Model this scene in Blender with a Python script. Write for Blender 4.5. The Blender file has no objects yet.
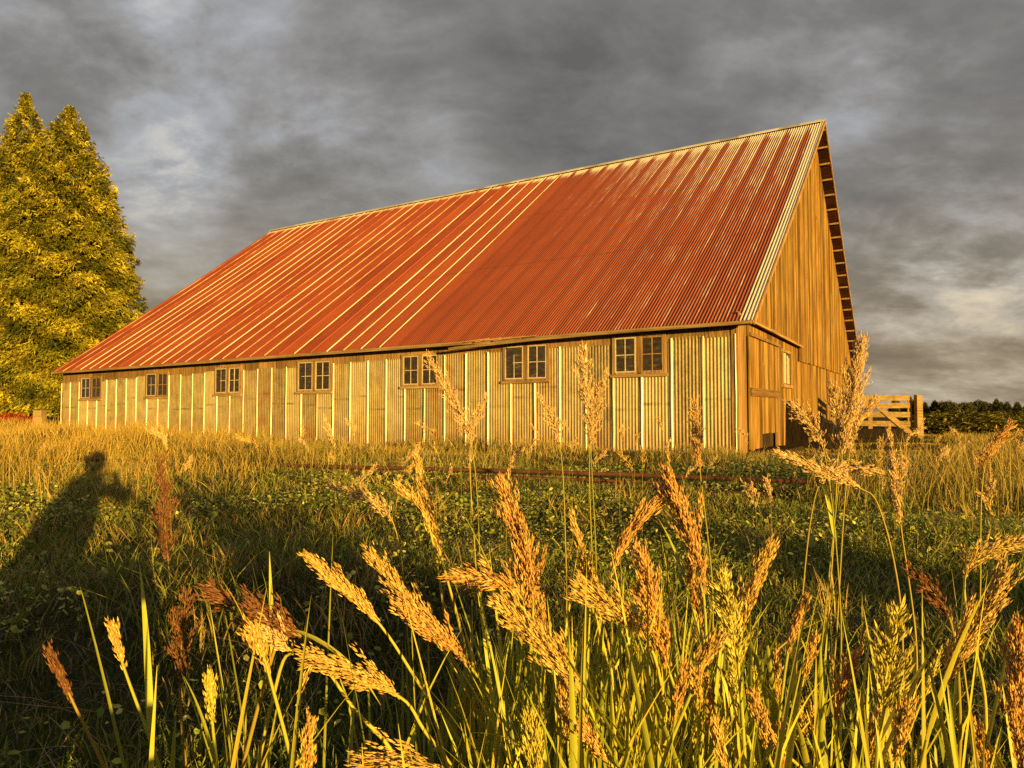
import bpy, bmesh, math, random
import numpy as np
from mathutils import Vector, Matrix
R = math.radians
rng = np.random.default_rng(7)
random.seed(7)
SC = bpy.context.scene
COL = SC.collection

# ------------------------------------------------------------------ camera, sky, sun, exposure
F, YH, CAMZ = 694.4, 412.4, 0.85
cam_d = bpy.data.cameras.new('camera'); cam = bpy.data.objects.new('camera', cam_d); COL.objects.link(cam)
cam_d.sensor_width = 36.0; cam_d.lens = 36.0 * F / 1024.0
cam_d.clip_start = 0.02; cam_d.clip_end = 5000
PIT = math.atan((YH - 384) / F)
cam.location = (0, 0, CAMZ); cam.rotation_euler = (R(90) + PIT, 0, 0)
SC.camera = cam
SC.view_settings.view_transform = 'Standard'; SC.view_settings.look = 'None'
SC.view_settings.gamma = 1; SC.view_settings.use_curve_mapping = False
SC.view_settings.exposure = 1.24
SC.render.engine = 'CYCLES'
SC.cycles.max_bounces = 5; SC.cycles.diffuse_bounces = 2; SC.cycles.glossy_bounces = 2
SC.cycles.transparent_max_bounces = 6; SC.cycles.use_denoising = False

SUN_AZ, SUN_EL = 29.5, 4.6       # light travels to the left of straight ahead, very low
sun_d = bpy.data.lights.new('sun', 'SUN'); sun = bpy.data.objects.new('sun', sun_d); COL.objects.link(sun)
sun_d.energy = 5.0; sun_d.angle = R(0.5); sun_d.color = (1.0, 0.595, 0.125)
ldir = Vector((-math.sin(R(SUN_AZ)) * math.cos(R(SUN_EL)), math.cos(R(SUN_AZ)) * math.cos(R(SUN_EL)), -math.sin(R(SUN_EL))))
sun.rotation_euler = ldir.to_track_quat('-Z', 'Y').to_euler(); sun.location = (8, -14, 12)


def ray(px, py):
    """unit direction of a photo pixel"""
    x = (px - 512) / F; z = (384 - py) / F
    v = Vector((x, math.cos(PIT) - z * math.sin(PIT), math.sin(PIT) + z * math.cos(PIT)))
    return v.normalized()


def at(px, py, Y):
    d = ray(px, py)
    return Vector((0, 0, CAMZ)) + d * (Y / d.y)


# ---- node helpers
class NT:
    def __init__(s, tree): s.t = tree; s.t.nodes.clear()
    def n(s, typ, **kw):
        nd = s.t.nodes.new(typ)
        for k, v in kw.items(): setattr(nd, k, v)
        return nd
    def put(s, sock, v):
        if isinstance(v, bpy.types.NodeSocket): s.t.links.new(v, sock)
        elif v is not None:
            if sock.type == 'RGBA' and not hasattr(v, '__len__'): v = (v, v, v, 1)
            if sock.type == 'RGBA' and len(v) == 3: v = (*v, 1)
            sock.default_value = v
    def math(s, op, a, b=None, c=None, clamp=False):
        nd = s.n('ShaderNodeMath', operation=op, use_clamp=clamp)
        for i, v in enumerate((a, b, c)):
            if v is not None: s.put(nd.inputs[i], v)
        return nd.outputs[0]
    def vmath(s, op, a, b=None):
        nd = s.n('ShaderNodeVectorMath', operation=op)
        s.put(nd.inputs[0], a)
        if b is not None: s.put(nd.inputs[1], b)
        return nd.outputs['Value'] if op in ('DOT_PRODUCT', 'LENGTH') else nd.outputs[0]
    def comb(s, x, y, z):
        nd = s.n('ShaderNodeCombineXYZ')
        for i, v in enumerate((x, y, z)): s.put(nd.inputs[i], v)
        return nd.outputs[0]
    def sep(s, v):
        nd = s.n('ShaderNodeSeparateXYZ'); s.put(nd.inputs[0], v); return nd.outputs
    def noise(s, vec, scale, detail=4, rough=0.55, dist=0.0):
        nd = s.n('ShaderNodeTexNoise'); s.put(nd.inputs['Vector'], vec)
        nd.inputs['Scale'].default_value = scale; nd.inputs['Detail'].default_value = detail
        nd.inputs['Roughness'].default_value = rough; nd.inputs['Distortion'].default_value = dist
        return nd.outputs['Fac']
    def white(s, w):
        nd = s.n('ShaderNodeTexWhiteNoise', noise_dimensions='1D'); s.put(nd.inputs['W'], w); return nd.outputs['Value']
    def ramp(s, fac, stops, interp='LINEAR'):
        nd = s.n('ShaderNodeValToRGB'); s.put(nd.inputs[0], fac); cr = nd.color_ramp; cr.interpolation = interp
        while len(cr.elements) < len(stops): cr.elements.new(0.5)
        for e, (p, c) in zip(cr.elements, stops):
            e.position = p; e.color = (*c, 1) if len(c) == 3 else c
        return nd.outputs[0]
    def rng(s, v, a, b, c=0.0, d=1.0, smooth=True):
        nd = s.n('ShaderNodeMapRange', interpolation_type='SMOOTHSTEP' if smooth else 'LINEAR')
        for i, q in enumerate((v, a, b, c, d)): s.put(nd.inputs[i], q)
        return nd.outputs[0]
    def mix(s, f, a, b, mode='MIX'):
        nd = s.n('ShaderNodeMix', data_type='RGBA', blend_type=mode)
        s.put(nd.inputs[0], f); s.put(nd.inputs[6], a); s.put(nd.inputs[7], b); return nd.outputs[2]


def material(name, fn, rough=0.7, metal=0.0, spec=0.3, bump=None, trans=0.0):
    m = bpy.data.materials.new(name); m.use_nodes = True
    g = NT(m.node_tree)
    out = g.n('ShaderNodeOutputMaterial'); b = g.n('ShaderNodeBsdfPrincipled')
    col = fn(g)
    h = None; rg = rough
    if isinstance(col, tuple) and len(col) >= 2 and isinstance(col[1], dict):
        h = col[1].get('h'); rg = col[1].get('r', rough); col = col[0]
    g.put(b.inputs['Base Color'], col); g.put(b.inputs['Roughness'], rg)
    b.inputs['Metallic'].default_value = metal; b.inputs['Specular IOR Level'].default_value = spec
    if h is not None:
        bp = g.n('ShaderNodeBump'); bp.inputs['Strength'].default_value = bump or 0.3; bp.inputs['Distance'].default_value = 0.02
        g.put(bp.inputs['Height'], h); g.t.links.new(bp.outputs[0], b.inputs['Normal'])
    if trans > 0:
        tr = g.n('ShaderNodeBsdfTranslucent'); g.put(tr.inputs[0], col)
        mx = g.n('ShaderNodeMixShader'); mx.inputs[0].default_value = trans
        g.t.links.new(b.outputs[0], mx.inputs[1]); g.t.links.new(tr.outputs[0], mx.inputs[2])
        g.t.links.new(mx.outputs[0], out.inputs[0])
    else:
        g.t.links.new(b.outputs[0], out.inputs[0])
    return m


# ---- world: Nishita sky almost wholly behind a broken stratocumulus deck
W = bpy.data.worlds.new('World'); SC.world = W; W.use_nodes = True
g = NT(W.node_tree)
wo = g.n('ShaderNodeOutputWorld')
sky = g.n('ShaderNodeTexSky', sky_type='NISHITA', sun_disc=False)
sky.sun_elevation = R(SUN_EL); sky.sun_rotation = math.atan2(-ldir.x, -ldir.y); sky.air_density = 1.5; sky.dust_density = 2
bg1 = g.n('ShaderNodeBackground'); g.t.links.new(sky.outputs[0], bg1.inputs[0]); bg1.inputs[1].default_value = 0.06
D = g.n('ShaderNodeTexCoord').outputs['Generated']
dx, dy, dz = g.sep(D)
zz = g.math('ADD', g.math('MAXIMUM', dz, 0.0), 0.34)
P = g.comb(g.math('DIVIDE', dx, zz), g.math('DIVIDE', dy, zz), 0.0)
P2 = g.vmath('ADD', P, (3.7, 1.3, 0.4))
warp = g.n('ShaderNodeTexNoise'); g.put(warp.inputs['Vector'], P2); warp.inputs['Scale'].default_value = 0.9; warp.inputs['Detail'].default_value = 4
wv = g.vmath('SCALE', g.vmath('SUBTRACT', warp.outputs['Color'], (0.5, 0.5, 0.5))); wv.node.inputs['Scale'].default_value = 0.38
P3 = g.vmath('ADD', P2, wv)
n1 = g.noise(P3, 1.1, 6, 0.55); n2 = g.noise(g.vmath('MULTIPLY', P3, (1.0, 1.25, 1)), 3.0, 9, 0.61); n3 = g.noise(g.vmath('MULTIPLY', P3, (1, 1.3, 1)), 8.0, 8, 0.6)
puff = g.rng(n2, .36, .64)


def lobe(px, py, r0, r1, k):
    """a broad lighter or darker bank of cloud round one direction of the sky"""
    d = ray(px, py)
    return g.math('MULTIPLY', g.rng(g.vmath('DOT_PRODUCT', D, tuple(d)), math.cos(R(r1)), math.cos(R(r0)), 0, 1), k)


v = g.math('ADD', g.math('MULTIPLY', g.math('SUBTRACT', n1, 0.5), 0.95), g.math('MULTIPLY', g.math('SUBTRACT', n2, 0.5), .88))
v = g.math('ADD', v, g.math('MULTIPLY', g.math('SUBTRACT', n3, 0.5), 0.62))
tot = 0.43
acc = g.math('ADD', v, tot)
for a in ((20, 20, 2, 16, .17), (180, 175, 0.3, 5.0, .24), (150, 235, 1, 7, .05), (235, 80, 1, 10, .10), (330, 140, 0.3, 6, .18), (430, 165, 0.5, 6, .08),
          (640, 150, 2, 14, -.15), (530, 120, 1, 9, -.04), (560, 60, 2, 11, -.06), (590, 45, 1, 7, .10), (800, 45, 1, 9, .08), (890, 120, 1, 7, .06), (960, 345, 3, 16, .24), (990, 255, .5, 6, .16), (930, 290, .5, 5, .10),
          (930, 215, 1, 8, -.10), (280, 215, 1, 7, -.10), (850, 20, 1, 8, -.06), (400, 30, 1, 9, -.02), (1000, 90, 2, 10, -.02)):
    lb_ = lobe(*a); acc = g.math('ADD', acc, g.math('MULTIPLY', lb_, g.math('ADD', .35, g.math('MULTIPLY', puff, .85))) if a[4] > 0 else lb_)
cc = g.ramp(acc, [(0.02, (.058, .055, .053)), (0.36, (.100, .095, .090)), (0.55, (.138, .134, .131)), (0.76, (.185, .190, .198)), (1.0, (.30, .29, .27))])
warm = g.mix(g.rng(dz, 0.36, 0.0), (1.0, 1.0, 1.02), (1.22, 1.02, 0.72))
cc = g.mix(1.0, cc, warm, 'MULTIPLY')
# the break in the cloud round the low sun, behind the photographer
glow = g.rng(g.vmath('DOT_PRODUCT', D, tuple(-ldir)), 0.80, 1.0)
cc = g.mix(glow, cc, (0.42, 0.29, 0.14))
bg2 = g.n('ShaderNodeBackground'); g.put(bg2.inputs[0], cc); bg2.inputs[1].default_value = 0.95
mx = g.n('ShaderNodeMixShader'); mx.inputs[0].default_value = 0.93
g.t.links.new(bg1.outputs[0], mx.inputs[1]); g.t.links.new(bg2.outputs[0], mx.inputs[2]); g.t.links.new(mx.outputs[0], wo.inputs[0])


# ------------------------------------------------------------------ mesh helpers
class MB:
    """collects vertices and faces, then links them as ONE mesh object"""
    def __init__(s): s.v = []; s.f = []; s.m = []; s.c = []; s.n = 0
    def add(s, V, Fs, mi=0, col=None):
        V = np.asarray(V, float).reshape(-1, 3)
        for f in Fs: s.f.append(np.asarray(f, int) + s.n); s.m.append(mi)
        s.v.append(V); s.n += len(V)
        s.c.append(np.tile(np.asarray(col if col is not None else (1, 1, 1), float), (len(V), 1)) if col is None or np.ndim(col) == 1 else np.asarray(col, float))
        return s
    def box(s, a, b, mi=0, col=None):
        (x0, y0, z0), (x1, y1, z1) = a, b
        V = [(x0, y0, z0), (x1, y0, z0), (x1, y1, z0), (x0, y1, z0), (x0, y0, z1), (x1, y0, z1), (x1, y1, z1), (x0, y1, z1)]
        return s.add(V, [(0, 3, 2, 1), (4, 5, 6, 7), (0, 1, 5, 4), (1, 2, 6, 5), (2, 3, 7, 6), (3, 0, 4, 7)], mi, col)
    def hexa(s, V, mi=0, col=None):
        return s.add(V, [(0, 3, 2, 1), (4, 5, 6, 7), (0, 1, 5, 4), (1, 2, 6, 5), (2, 3, 7, 6), (3, 0, 4, 7)], mi, col)
    def beam(s, p, q, w, h, mi=0, col=None, up=(0, 0, 1)):
        p, q = Vector(p), Vector(q); d = (q - p).normalized(); u = Vector(up)
        sd = d.cross(u).normalized() * (w / 2); u2 = sd.cross(d).normalized() * (h / 2)
        V = [p - sd - u2, p + sd - u2, q + sd - u2, q - sd - u2, p - sd + u2, p + sd + u2, q + sd + u2, q - sd + u2]
        return s.hexa([tuple(x) for x in V], mi, col)
    def tube(s, pts, radii, k=6, mi=0, col=None, cap=True):
        pts = [Vector(p) for p in pts]; V = []; n = len(pts)
        for i, p in enumerate(pts):
            d = (pts[min(i + 1, n - 1)] - pts[max(i - 1, 0)]).normalized()
            a = Vector((1, 0, 0)) if abs(d.x) < 0.8 else Vector((0, 1, 0))
            e1 = d.cross(a).normalized(); e2 = d.cross(e1)
            r = radii[i] if hasattr(radii, '__len__') else radii
            for j in range(k):
                t = 2 * math.pi * j / k; V.append(p + (e1 * math.cos(t) + e2 * math.sin(t)) * r)
        Fs = [(i * k + j, i * k + (j + 1) % k, (i + 1) * k + (j + 1) % k, (i + 1) * k + j) for i in range(n - 1) for j in range(k)]
        if cap: Fs += [tuple(range(k))[::-1], tuple(range((n - 1) * k, n * k))]
        if col is not None and np.ndim(col) == 2 and len(col) == n: col = np.repeat(np.asarray(col), k, axis=0)
        return s.add([tuple(x) for x in V], Fs, mi, col)
    def build(s, name, mats, parent=None, smooth=False):
        V = np.concatenate(s.v); C_ = np.concatenate(s.c)
        me = bpy.data.meshes.new(name)
        lens = np.array([len(f) for f in s.f]); loops = np.concatenate(s.f)
        return link_mesh(name, me, V, loops, lens, C_, mats, parent, smooth, np.array(s.m))


def link_mesh(name, me, V, loops, lens, C_, mats, parent=None, smooth=False, mi=None):
    me.vertices.add(len(V)); me.vertices.foreach_set('co', np.ascontiguousarray(V, np.float32).ravel())
    me.loops.add(len(loops)); me.loops.foreach_set('vertex_index', loops.astype(np.int32))
    me.polygons.add(len(lens)); st = np.concatenate([[0], np.cumsum(lens)[:-1]])
    me.polygons.foreach_set('loop_start', st.astype(np.int32))
    if mi is not None and mi.any(): me.polygons.foreach_set('material_index', mi.astype(np.int32))
    me.polygons.foreach_set('use_smooth', np.full(len(lens), bool(smooth)))
    if C_ is not None:
        at_ = me.attributes.new('tint', 'FLOAT_COLOR', 'POINT')
        at_.data.foreach_set('color', np.concatenate([C_, np.ones((len(C_), 1))], 1).astype(np.float32).ravel())
    me.update(calc_edges=True); me.validate()
    for m in (mats if isinstance(mats, (list, tuple)) else [mats]): me.materials.append(m)
    o = bpy.data.objects.new(name, me); COL.objects.link(o)
    if parent is not None: o.parent = parent
    return o


def tag(o, label=None, cat=None, group=None, kind=None):
    if label: o['label'] = label
    if cat: o['category'] = cat
    if group: o['group'] = group
    if kind: o['kind'] = kind
    return o


def empty(name, loc=(0, 0, 0), rz=0.0):
    o = bpy.data.objects.new(name, None); COL.objects.link(o); o.location = loc; o.rotation_euler = (0, 0, rz); o.empty_display_size = 0.1
    return o


def tint(g): return g.n('ShaderNodeAttribute', attribute_name='tint').outputs['Color']
def obco(g): return g.n('ShaderNodeTexCoord').outputs['Object']


# ------------------------------------------------------------------ materials
def m_ground(g):
    p = obco(g); a = g.noise(p, 0.35, 5); b = g.noise(p, 6, 6, .65); c = g.noise(p, 60, 3)
    x = g.math('ADD', g.math('MULTIPLY', a, .5), g.math('MULTIPLY', b, .5))
    col = g.ramp(x, [(0.3, (.022, .019, .012)), (0.5, (.035, .042, .014)), (0.7, (.075, .062, .028))])
    return col, {'h': g.math('ADD', b, g.math('MULTIPLY', c, .4))}
def m_grass(g): return tint(g)
def m_zinc(g):
    p = obco(g); x, y, z = g.sep(p)
    idx = g.math('FLOOR', g.math('DIVIDE', y, .61)); w = g.white(idx); w2 = g.white(g.math('ADD', idx, 37.3))
    st = g.noise(g.vmath('MULTIPLY', p, (1, 9, .55)), 1.6, 6, .65)
    bl = g.noise(p, 2.6, 6, .6); fine = g.noise(p, 28, 5, .7)
    v = g.math('ADD', g.math('MULTIPLY', st, .45), g.math('ADD', g.math('MULTIPLY', bl, .46), g.math('MULTIPLY', w, .24)))
    v = g.math('ADD', v, g.math('MULTIPLY', g.math('SUBTRACT', fine, .5), .45))
    col = g.ramp(v, [(0.28, (.085, .062, .030)), (0.5, (.265, .215, .105)), (0.72, (.41, .35, .19)), (1, (.50, .45, .30))])
    # water lines and rust creeping up from the foot and down from the lap joints
    lapz = g.math('ADD', 1.15, g.math('MULTIPLY', g.math('SUBTRACT', w2, .5), .5))
    lap = g.math('MULTIPLY', g.rng(g.math('ABSOLUTE', g.math('SUBTRACT', z, lapz)), .05, .0), g.rng(bl, .4, .62))
    rust = g.math('MULTIPLY', g.rng(z, .85, .1), g.rng(st, .42, .62))
    rust = g.math('MAXIMUM', rust, g.math('MULTIPLY', g.rng(w2, .88, .93), g.rng(bl, .35, .7)))
    col = g.mix(g.math('MULTIPLY', lap, .75), col, (.08, .065, .045))
    col = g.mix(g.math('MULTIPLY', rust, .8), col, (.19, .085, .030))
    return col, {'h': fine}
def m_zincseam(g):
    p = obco(g); n = g.noise(g.vmath('MULTIPLY', p, (1, 1, 1)), 1.7, 5, .6); w = g.white(g.math('ROUND', g.math('DIVIDE', g.sep(p)[1], .61)))
    return g.ramp(g.math('ADD', g.math('MULTIPLY', n, .7), g.math('MULTIPLY', w, .4)), [(0.3, (.34, .31, .22)), (0.55, (.60, .57, .46)), (0.85, (.80, .78, .70))])
def m_roof(g):
    p = obco(g); x, y, z = g.sep(p)
    idx = g.math('FLOOR', g.math('DIVIDE', y, .61)); fr = g.math('FRACT', g.math('DIVIDE', y, .61)); w = g.white(idx)
    st = g.noise(g.vmath('MULTIPLY', p, (.5, 9, .0)), 1.2, 6, .6); bl = g.noise(p, .5, 5, .55); fine = g.noise(g.vmath('MULTIPLY', p, (1, 3, 1)), 14, 5, .7)
    v = g.math('ADD', g.math('MULTIPLY', st, .42), g.math('ADD', g.math('MULTIPLY', bl, .36), g.math('MULTIPLY', fine, .32)))
    v = g.math('ADD', v, g.math('MULTIPLY', g.math('SUBTRACT', w, .5), .16))
    rust = g.ramp(v, [(0.3, (.095, .018, .009)), (0.5, (.185, .040, .017)), (0.72, (.265, .064, .024)), (0.95, (.40, .14, .05))])
    # galvanising left on the wave crests, most of it near the ridge and the near verge
    crest = g.math('COSINE', g.math('MULTIPLY', y, 2 * math.pi / .0678))
    near = g.rng(y, 13.0, 0.2)
    top = g.math('POWER', g.rng(x, 3.4, 9.5, smooth=False), 1.6)
    verge = g.math('MULTIPLY', g.rng(y, .10, -.32), 0.7)
    patch0 = g.noise(g.vmath('MULTIPLY', p, (.5, 7, 0)), 1.3, 5, .6)
    zn = g.math('ADD', g.math('MULTIPLY', near, g.math('ADD', g.math('MULTIPLY', top, .46), .06)), verge)
    zn = g.math('ADD', zn, g.math('MULTIPLY', g.math('MULTIPLY', g.rng(x, 8.65, 9.5), g.math('ADD', .15, g.math('MULTIPLY', patch0, 1.3))), .68))
    patch = g.noise(g.vmath('MULTIPLY', p, (.75, 5.5, 0)), 1.25, 6, .65)
    zn = g.math('ADD', zn, g.math('MULTIPLY', g.math('SUBTRACT', patch, .5), g.math('ADD', .30, g.math('MULTIPLY', near, .80))))
    zn = g.math('ADD', zn, g.math('MULTIPLY', crest, g.math('ADD', .05, g.math('MULTIPLY', near, .26))))
    band = g.math('MULTIPLY', g.rng(g.math('ABSOLUTE', g.math('SUBTRACT', fr, .5)), .27, .42), g.math('POWER', near, .5))   # rustier strip at every lap
    rib = g.math('MULTIPLY', g.math('MULTIPLY', g.rng(g.math('ABSOLUTE', g.math('SUBTRACT', fr, .17)), .055, .02), near), g.math('ADD', .10, g.math('MULTIPLY', st, .85)))
    zn = g.math('ADD', zn, g.math('MULTIPLY', rib, .55))
    zn = g.math('SUBTRACT', zn, g.math('MULTIPLY', band, .5))
    rust = g.mix(g.math('MULTIPLY', band, .75), rust, (.105, .024, .012))
    rust = g.mix(g.math('MULTIPLY', g.rng(y, 10.5, 6.5), .30), rust, (.10, .022, .012))
    rust = g.mix(g.math('MULTIPLY', g.math('MULTIPLY', g.rng(crest, -.1, .9), near), .6), rust, (.50, .15, .055))
    lapx = g.math('ADD', g.math('MULTIPLY', g.math('SUBTRACT', w, .5), .10), x)
    lap = g.math('MAXIMUM', g.rng(g.math('ABSOLUTE', g.math('SUBTRACT', lapx, 3.05)), .035, .0), g.rng(g.math('ABSOLUTE', g.math('SUBTRACT', lapx, 6.2)), .035, .0))
    rust = g.mix(g.math('MULTIPLY', lap, .55), rust, (.08, .02, .010))
    m = g.rng(zn, .27, .56)
    zc = g.ramp(fine, [(0.3, (.40, .37, .31)), (0.7, (.62, .60, .54))])
    return g.mix(m, rust, zc), {'h': fine, 'r': 0.62}
def m_roofseam(g):
    p = obco(g); x, y, z = g.sep(p); w = g.white(g.math('ROUND', g.math('DIVIDE', y, .61)))
    n = g.noise(g.vmath('MULTIPLY', p, (.6, .0, .0)), 1.0, 5, .6)
    n = g.noise(g.comb(g.math('MULTIPLY', x, .7), g.math('MULTIPLY', w, 90), 0), 1.0, 5, .65)
    t = g.math('ADD', g.math('MULTIPLY', n, .8), g.math('MULTIPLY', g.math('SUBTRACT', w, .38), .5))
    return g.ramp(t, [(0.26, (.30, .08, .025)), (0.38, (.55, .38, .20)), (0.65, (.72, .64, .46))])
def m_wood(dark, mid, light, sc=1.0, along='z'):
    def f(g):
        p = obco(g)
        if along != 'z': q = g.sep(p); p = g.comb(q[2], q[1], q[0]) if along == 'x' else g.comb(q[0], q[2], q[1])
        a = g.noise(g.vmath('MULTIPLY', p, (14, 14, .55)), 1.8 * sc, 7, .65); b = g.noise(g.vmath('MULTIPLY', p, (2, 2, .6)), 1.3, 5, .6)
        c = g.noise(g.vmath('MULTIPLY', p, (90, 90, 2)), 1.5, 4, .6)
        v = g.math('ADD', g.math('MULTIPLY', a, .62), g.math('ADD', g.math('MULTIPLY', b, .28), g.math('MULTIPLY', c, .14)))
        col = g.ramp(v, [(0.38, dark), (0.52, mid), (0.66, light)])
        kn = g.n('ShaderNodeTexVoronoi'); g.put(kn.inputs['Vector'], g.vmath('MULTIPLY', p, (5, 5, .9))); kn.inputs['Scale'].default_value = 1.0
        col = g.mix(g.rng(kn.outputs['Distance'], .10, .03), col, dark)
        return g.mix(1.0, col, tint(g), 'MULTIPLY'), {'h': g.math('ADD', a, c)}
    return f
def m_flat(c, sc=8, k=.25):
    def f(g):
        n = g.noise(obco(g), sc, 6, .65)
        return g.ramp(n, [(0.25, tuple(q * (1 - k) for q in c)), (0.75, tuple(q * (1 + k) for q in c))]), {'h': n}
    return f
def m_needle(g):
    n = g.noise(obco(g), 3.0, 4, .6)
    return g.mix(1.0, tint(g), g.ramp(n, [(0.3, (.75, .75, .75)), (0.7, (1.2, 1.15, 1))]), 'MULTIPLY')
def m_glass(g):
    n = g.noise(g.vmath('MULTIPLY', obco(g), (1, 2, 6)), 2.5, 5, .6)
    return g.ramp(n, [(0.35, (.020, .015, .009)), (0.60, (.05, .038, .022)), (0.78, (.20, .16, .09))])

M = dict(
    ground=material('soil_and_turf', m_ground, .95, spec=.1, bump=.6),
    grass=material('grass_blade', m_grass, .55, spec=.25, trans=.22),
    stem=material('grass_stem', m_grass, .5, spec=.3, trans=.12),
    seed=material('seed_husk', m_grass, .6, spec=.25, trans=.15),
    zinc=material('weathered_zinc', m_zinc, .48, metal=.15, spec=.45, bump=.12),
    zseam=material('zinc_lap', m_zincseam, .38, metal=.2, spec=.5),
    roof=material('rusty_corrugated_roof', m_roof, .62, spec=.25, bump=.12),
    rseam=material('bare_zinc_lap', m_roofseam, .6, spec=.3),
    wood=material('weathered_siding', m_wood((.040, .020, .006), (.235, .135, .034), (.45, .29, .085)), .85, spec=.15, bump=.5),
    trim=material('weathered_trim', m_wood((.10, .055, .025), (.26, .165, .075), (.42, .29, .15)), .85, spec=.15, bump=.4),
    trimy=material('weathered_trim_lengthwise', m_wood((.10, .06, .03), (.27, .19, .10), (.42, .32, .19), along='y'), .85, spec=.15, bump=.4),
    trimx=material('weathered_trim_crosswise', m_wood((.10, .06, .03), (.25, .16, .075), (.40, .28, .15), along='x'), .85, spec=.15, bump=.4),
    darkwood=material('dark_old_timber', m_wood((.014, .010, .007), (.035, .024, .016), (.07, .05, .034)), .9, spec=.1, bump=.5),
    soffit=material('soffit_boards', m_wood((.024, .009, .007), (.042, .015, .011), (.07, .028, .018)), .9, spec=.1, bump=.4),
    gatewood=material('gate_boards', m_wood((.13, .085, .035), (.27, .195, .09), (.40, .30, .16), along='x'), .85, spec=.15, bump=.4),
    white=material('old_white_paint', m_flat((.46, .40, .27), 20, .35), .7),
    glass=material('dusty_dark_glass', m_glass, .12, spec=.5),
    rust=material('rusty_steel', m_flat((.085, .034, .020), 9, .5), .85, bump=.3),
    needle=material('conifer_spray', m_needle, .7, spec=.15, trans=.12),
    bark=material('bark', m_wood((.10, .06, .03), (.2, .13, .07), (.3, .2, .12)), .9, bump=.6),
    tarp=material('black_sheeting', m_flat((.014, .013, .012), 4, .4), .5, spec=.3, bump=.4),
    redleaf=material('red_leaf', m_grass, .6, trans=.15),
    cloth=material('dark_cloth', m_flat((.05, .055, .07), 60, .2), .9), skin=material('skin', m_flat((.5, .3, .22), 30, .08), .5),
    hair=material('hair', m_flat((.05, .03, .02), 80, .3), .6), phone=material('phone_shell', m_flat((.02, .02, .022), 50, .1), .3, spec=.5),
)

# ------------------------------------------------------------------ ground
def gz(x, y):
    return 0.035 * np.sin(x * .55 + 1.3) * np.sin(y * .5) + 0.02 * np.sin(x * 1.7 + y * .9) + 0.015 * np.sin(y * 2.3 - x * .8)
gx = np.concatenate([np.linspace(-2500, -60, 14)[:-1], np.linspace(-60, -20, 20)[:-1], np.linspace(-20, 20, 160), np.linspace(20, 60, 20)[1:], np.linspace(60, 2500, 14)[1:]])
gy = np.concatenate([np.linspace(-600, -20, 8)[:-1], np.linspace(-20, 30, 200), np.linspace(30, 80, 20)[1:], np.linspace(80, 3000, 16)[1:]])
X, Y = np.meshgrid(gx, gy); fade = np.clip((60 - np.hypot(X, Y)) / 30, 0, 1)
V = np.stack([X, Y, gz(X, Y) * fade], -1).reshape(-1, 3)
nx, ny = len(gx), len(gy); ii = (np.arange(ny - 1)[:, None] * nx + np.arange(nx - 1)).ravel()
q = np.stack([ii, ii + 1, ii + 1 + nx, ii + nx], 1)
tag(link_mesh('ground', bpy.data.meshes.new('ground'), V, q.ravel(), np.full(len(q), 4), None, M['ground'], smooth=True), kind='structure')

# ------------------------------------------------------------------ the barn: local x runs along the gable, local y along the window wall
YAW = R(58.23); BC = Vector((4.144, 12.786, 0)); HW, LEN, OG, OE = 9.44, 24.365, .375, .282
RY0, RY1 = -OG, LEN + .25
ze = lambda y: 2.50 - .0072 * y          # the eave sags towards the far end
zr = lambda y: 9.64 + .0045 * y
barn = tag(empty('barn', BC, YAW), 'long old barn with a rusty red metal roof and zinc window wall', 'barn')


def u_px(px, off=0.0):
    a = px - 512; return (F * BC.x - a * BC.y) / (a * math.cos(YAW - R(0)) * 1.0 + F * math.sin(YAW)) if False else (F * BC.x - a * BC.y) / (a * math.cos(YAW) + F * math.sin(YAW))
def wall_Y(u): return BC.y + u * math.cos(YAW)
def wall_z(px, py): return at(px, py, wall_Y(u_px(px))).z
def t_px(px):
    a = (px - 512) / F; return (a * BC.y - BC.x) / (math.cos(YAW) - a * math.sin(YAW))
def gable_z(px, py): return at(px, py, BC.y + t_px(px) * math.sin(YAW)).z

WIN = [(81, 102, 376.5, 399), (146, 169, 372, 397), (215, 241.5, 366.5, 394), (297.5, 332, 360, 391.5), (402, 440, 353.5, 386), (503.5, 549.5, 343.5, 380.5), (613, 667, 334.5, 374)]
wins = []
for x0, x1, y0, y1 in WIN:
    c = (x0 + x1) / 2; wins.append((u_px(x1), u_px(x0), wall_z(c, y1), wall_z(c, y0)))
ztop = lambda y: 2.31 - .0155 * y
PITCH = .61 / 9

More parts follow.
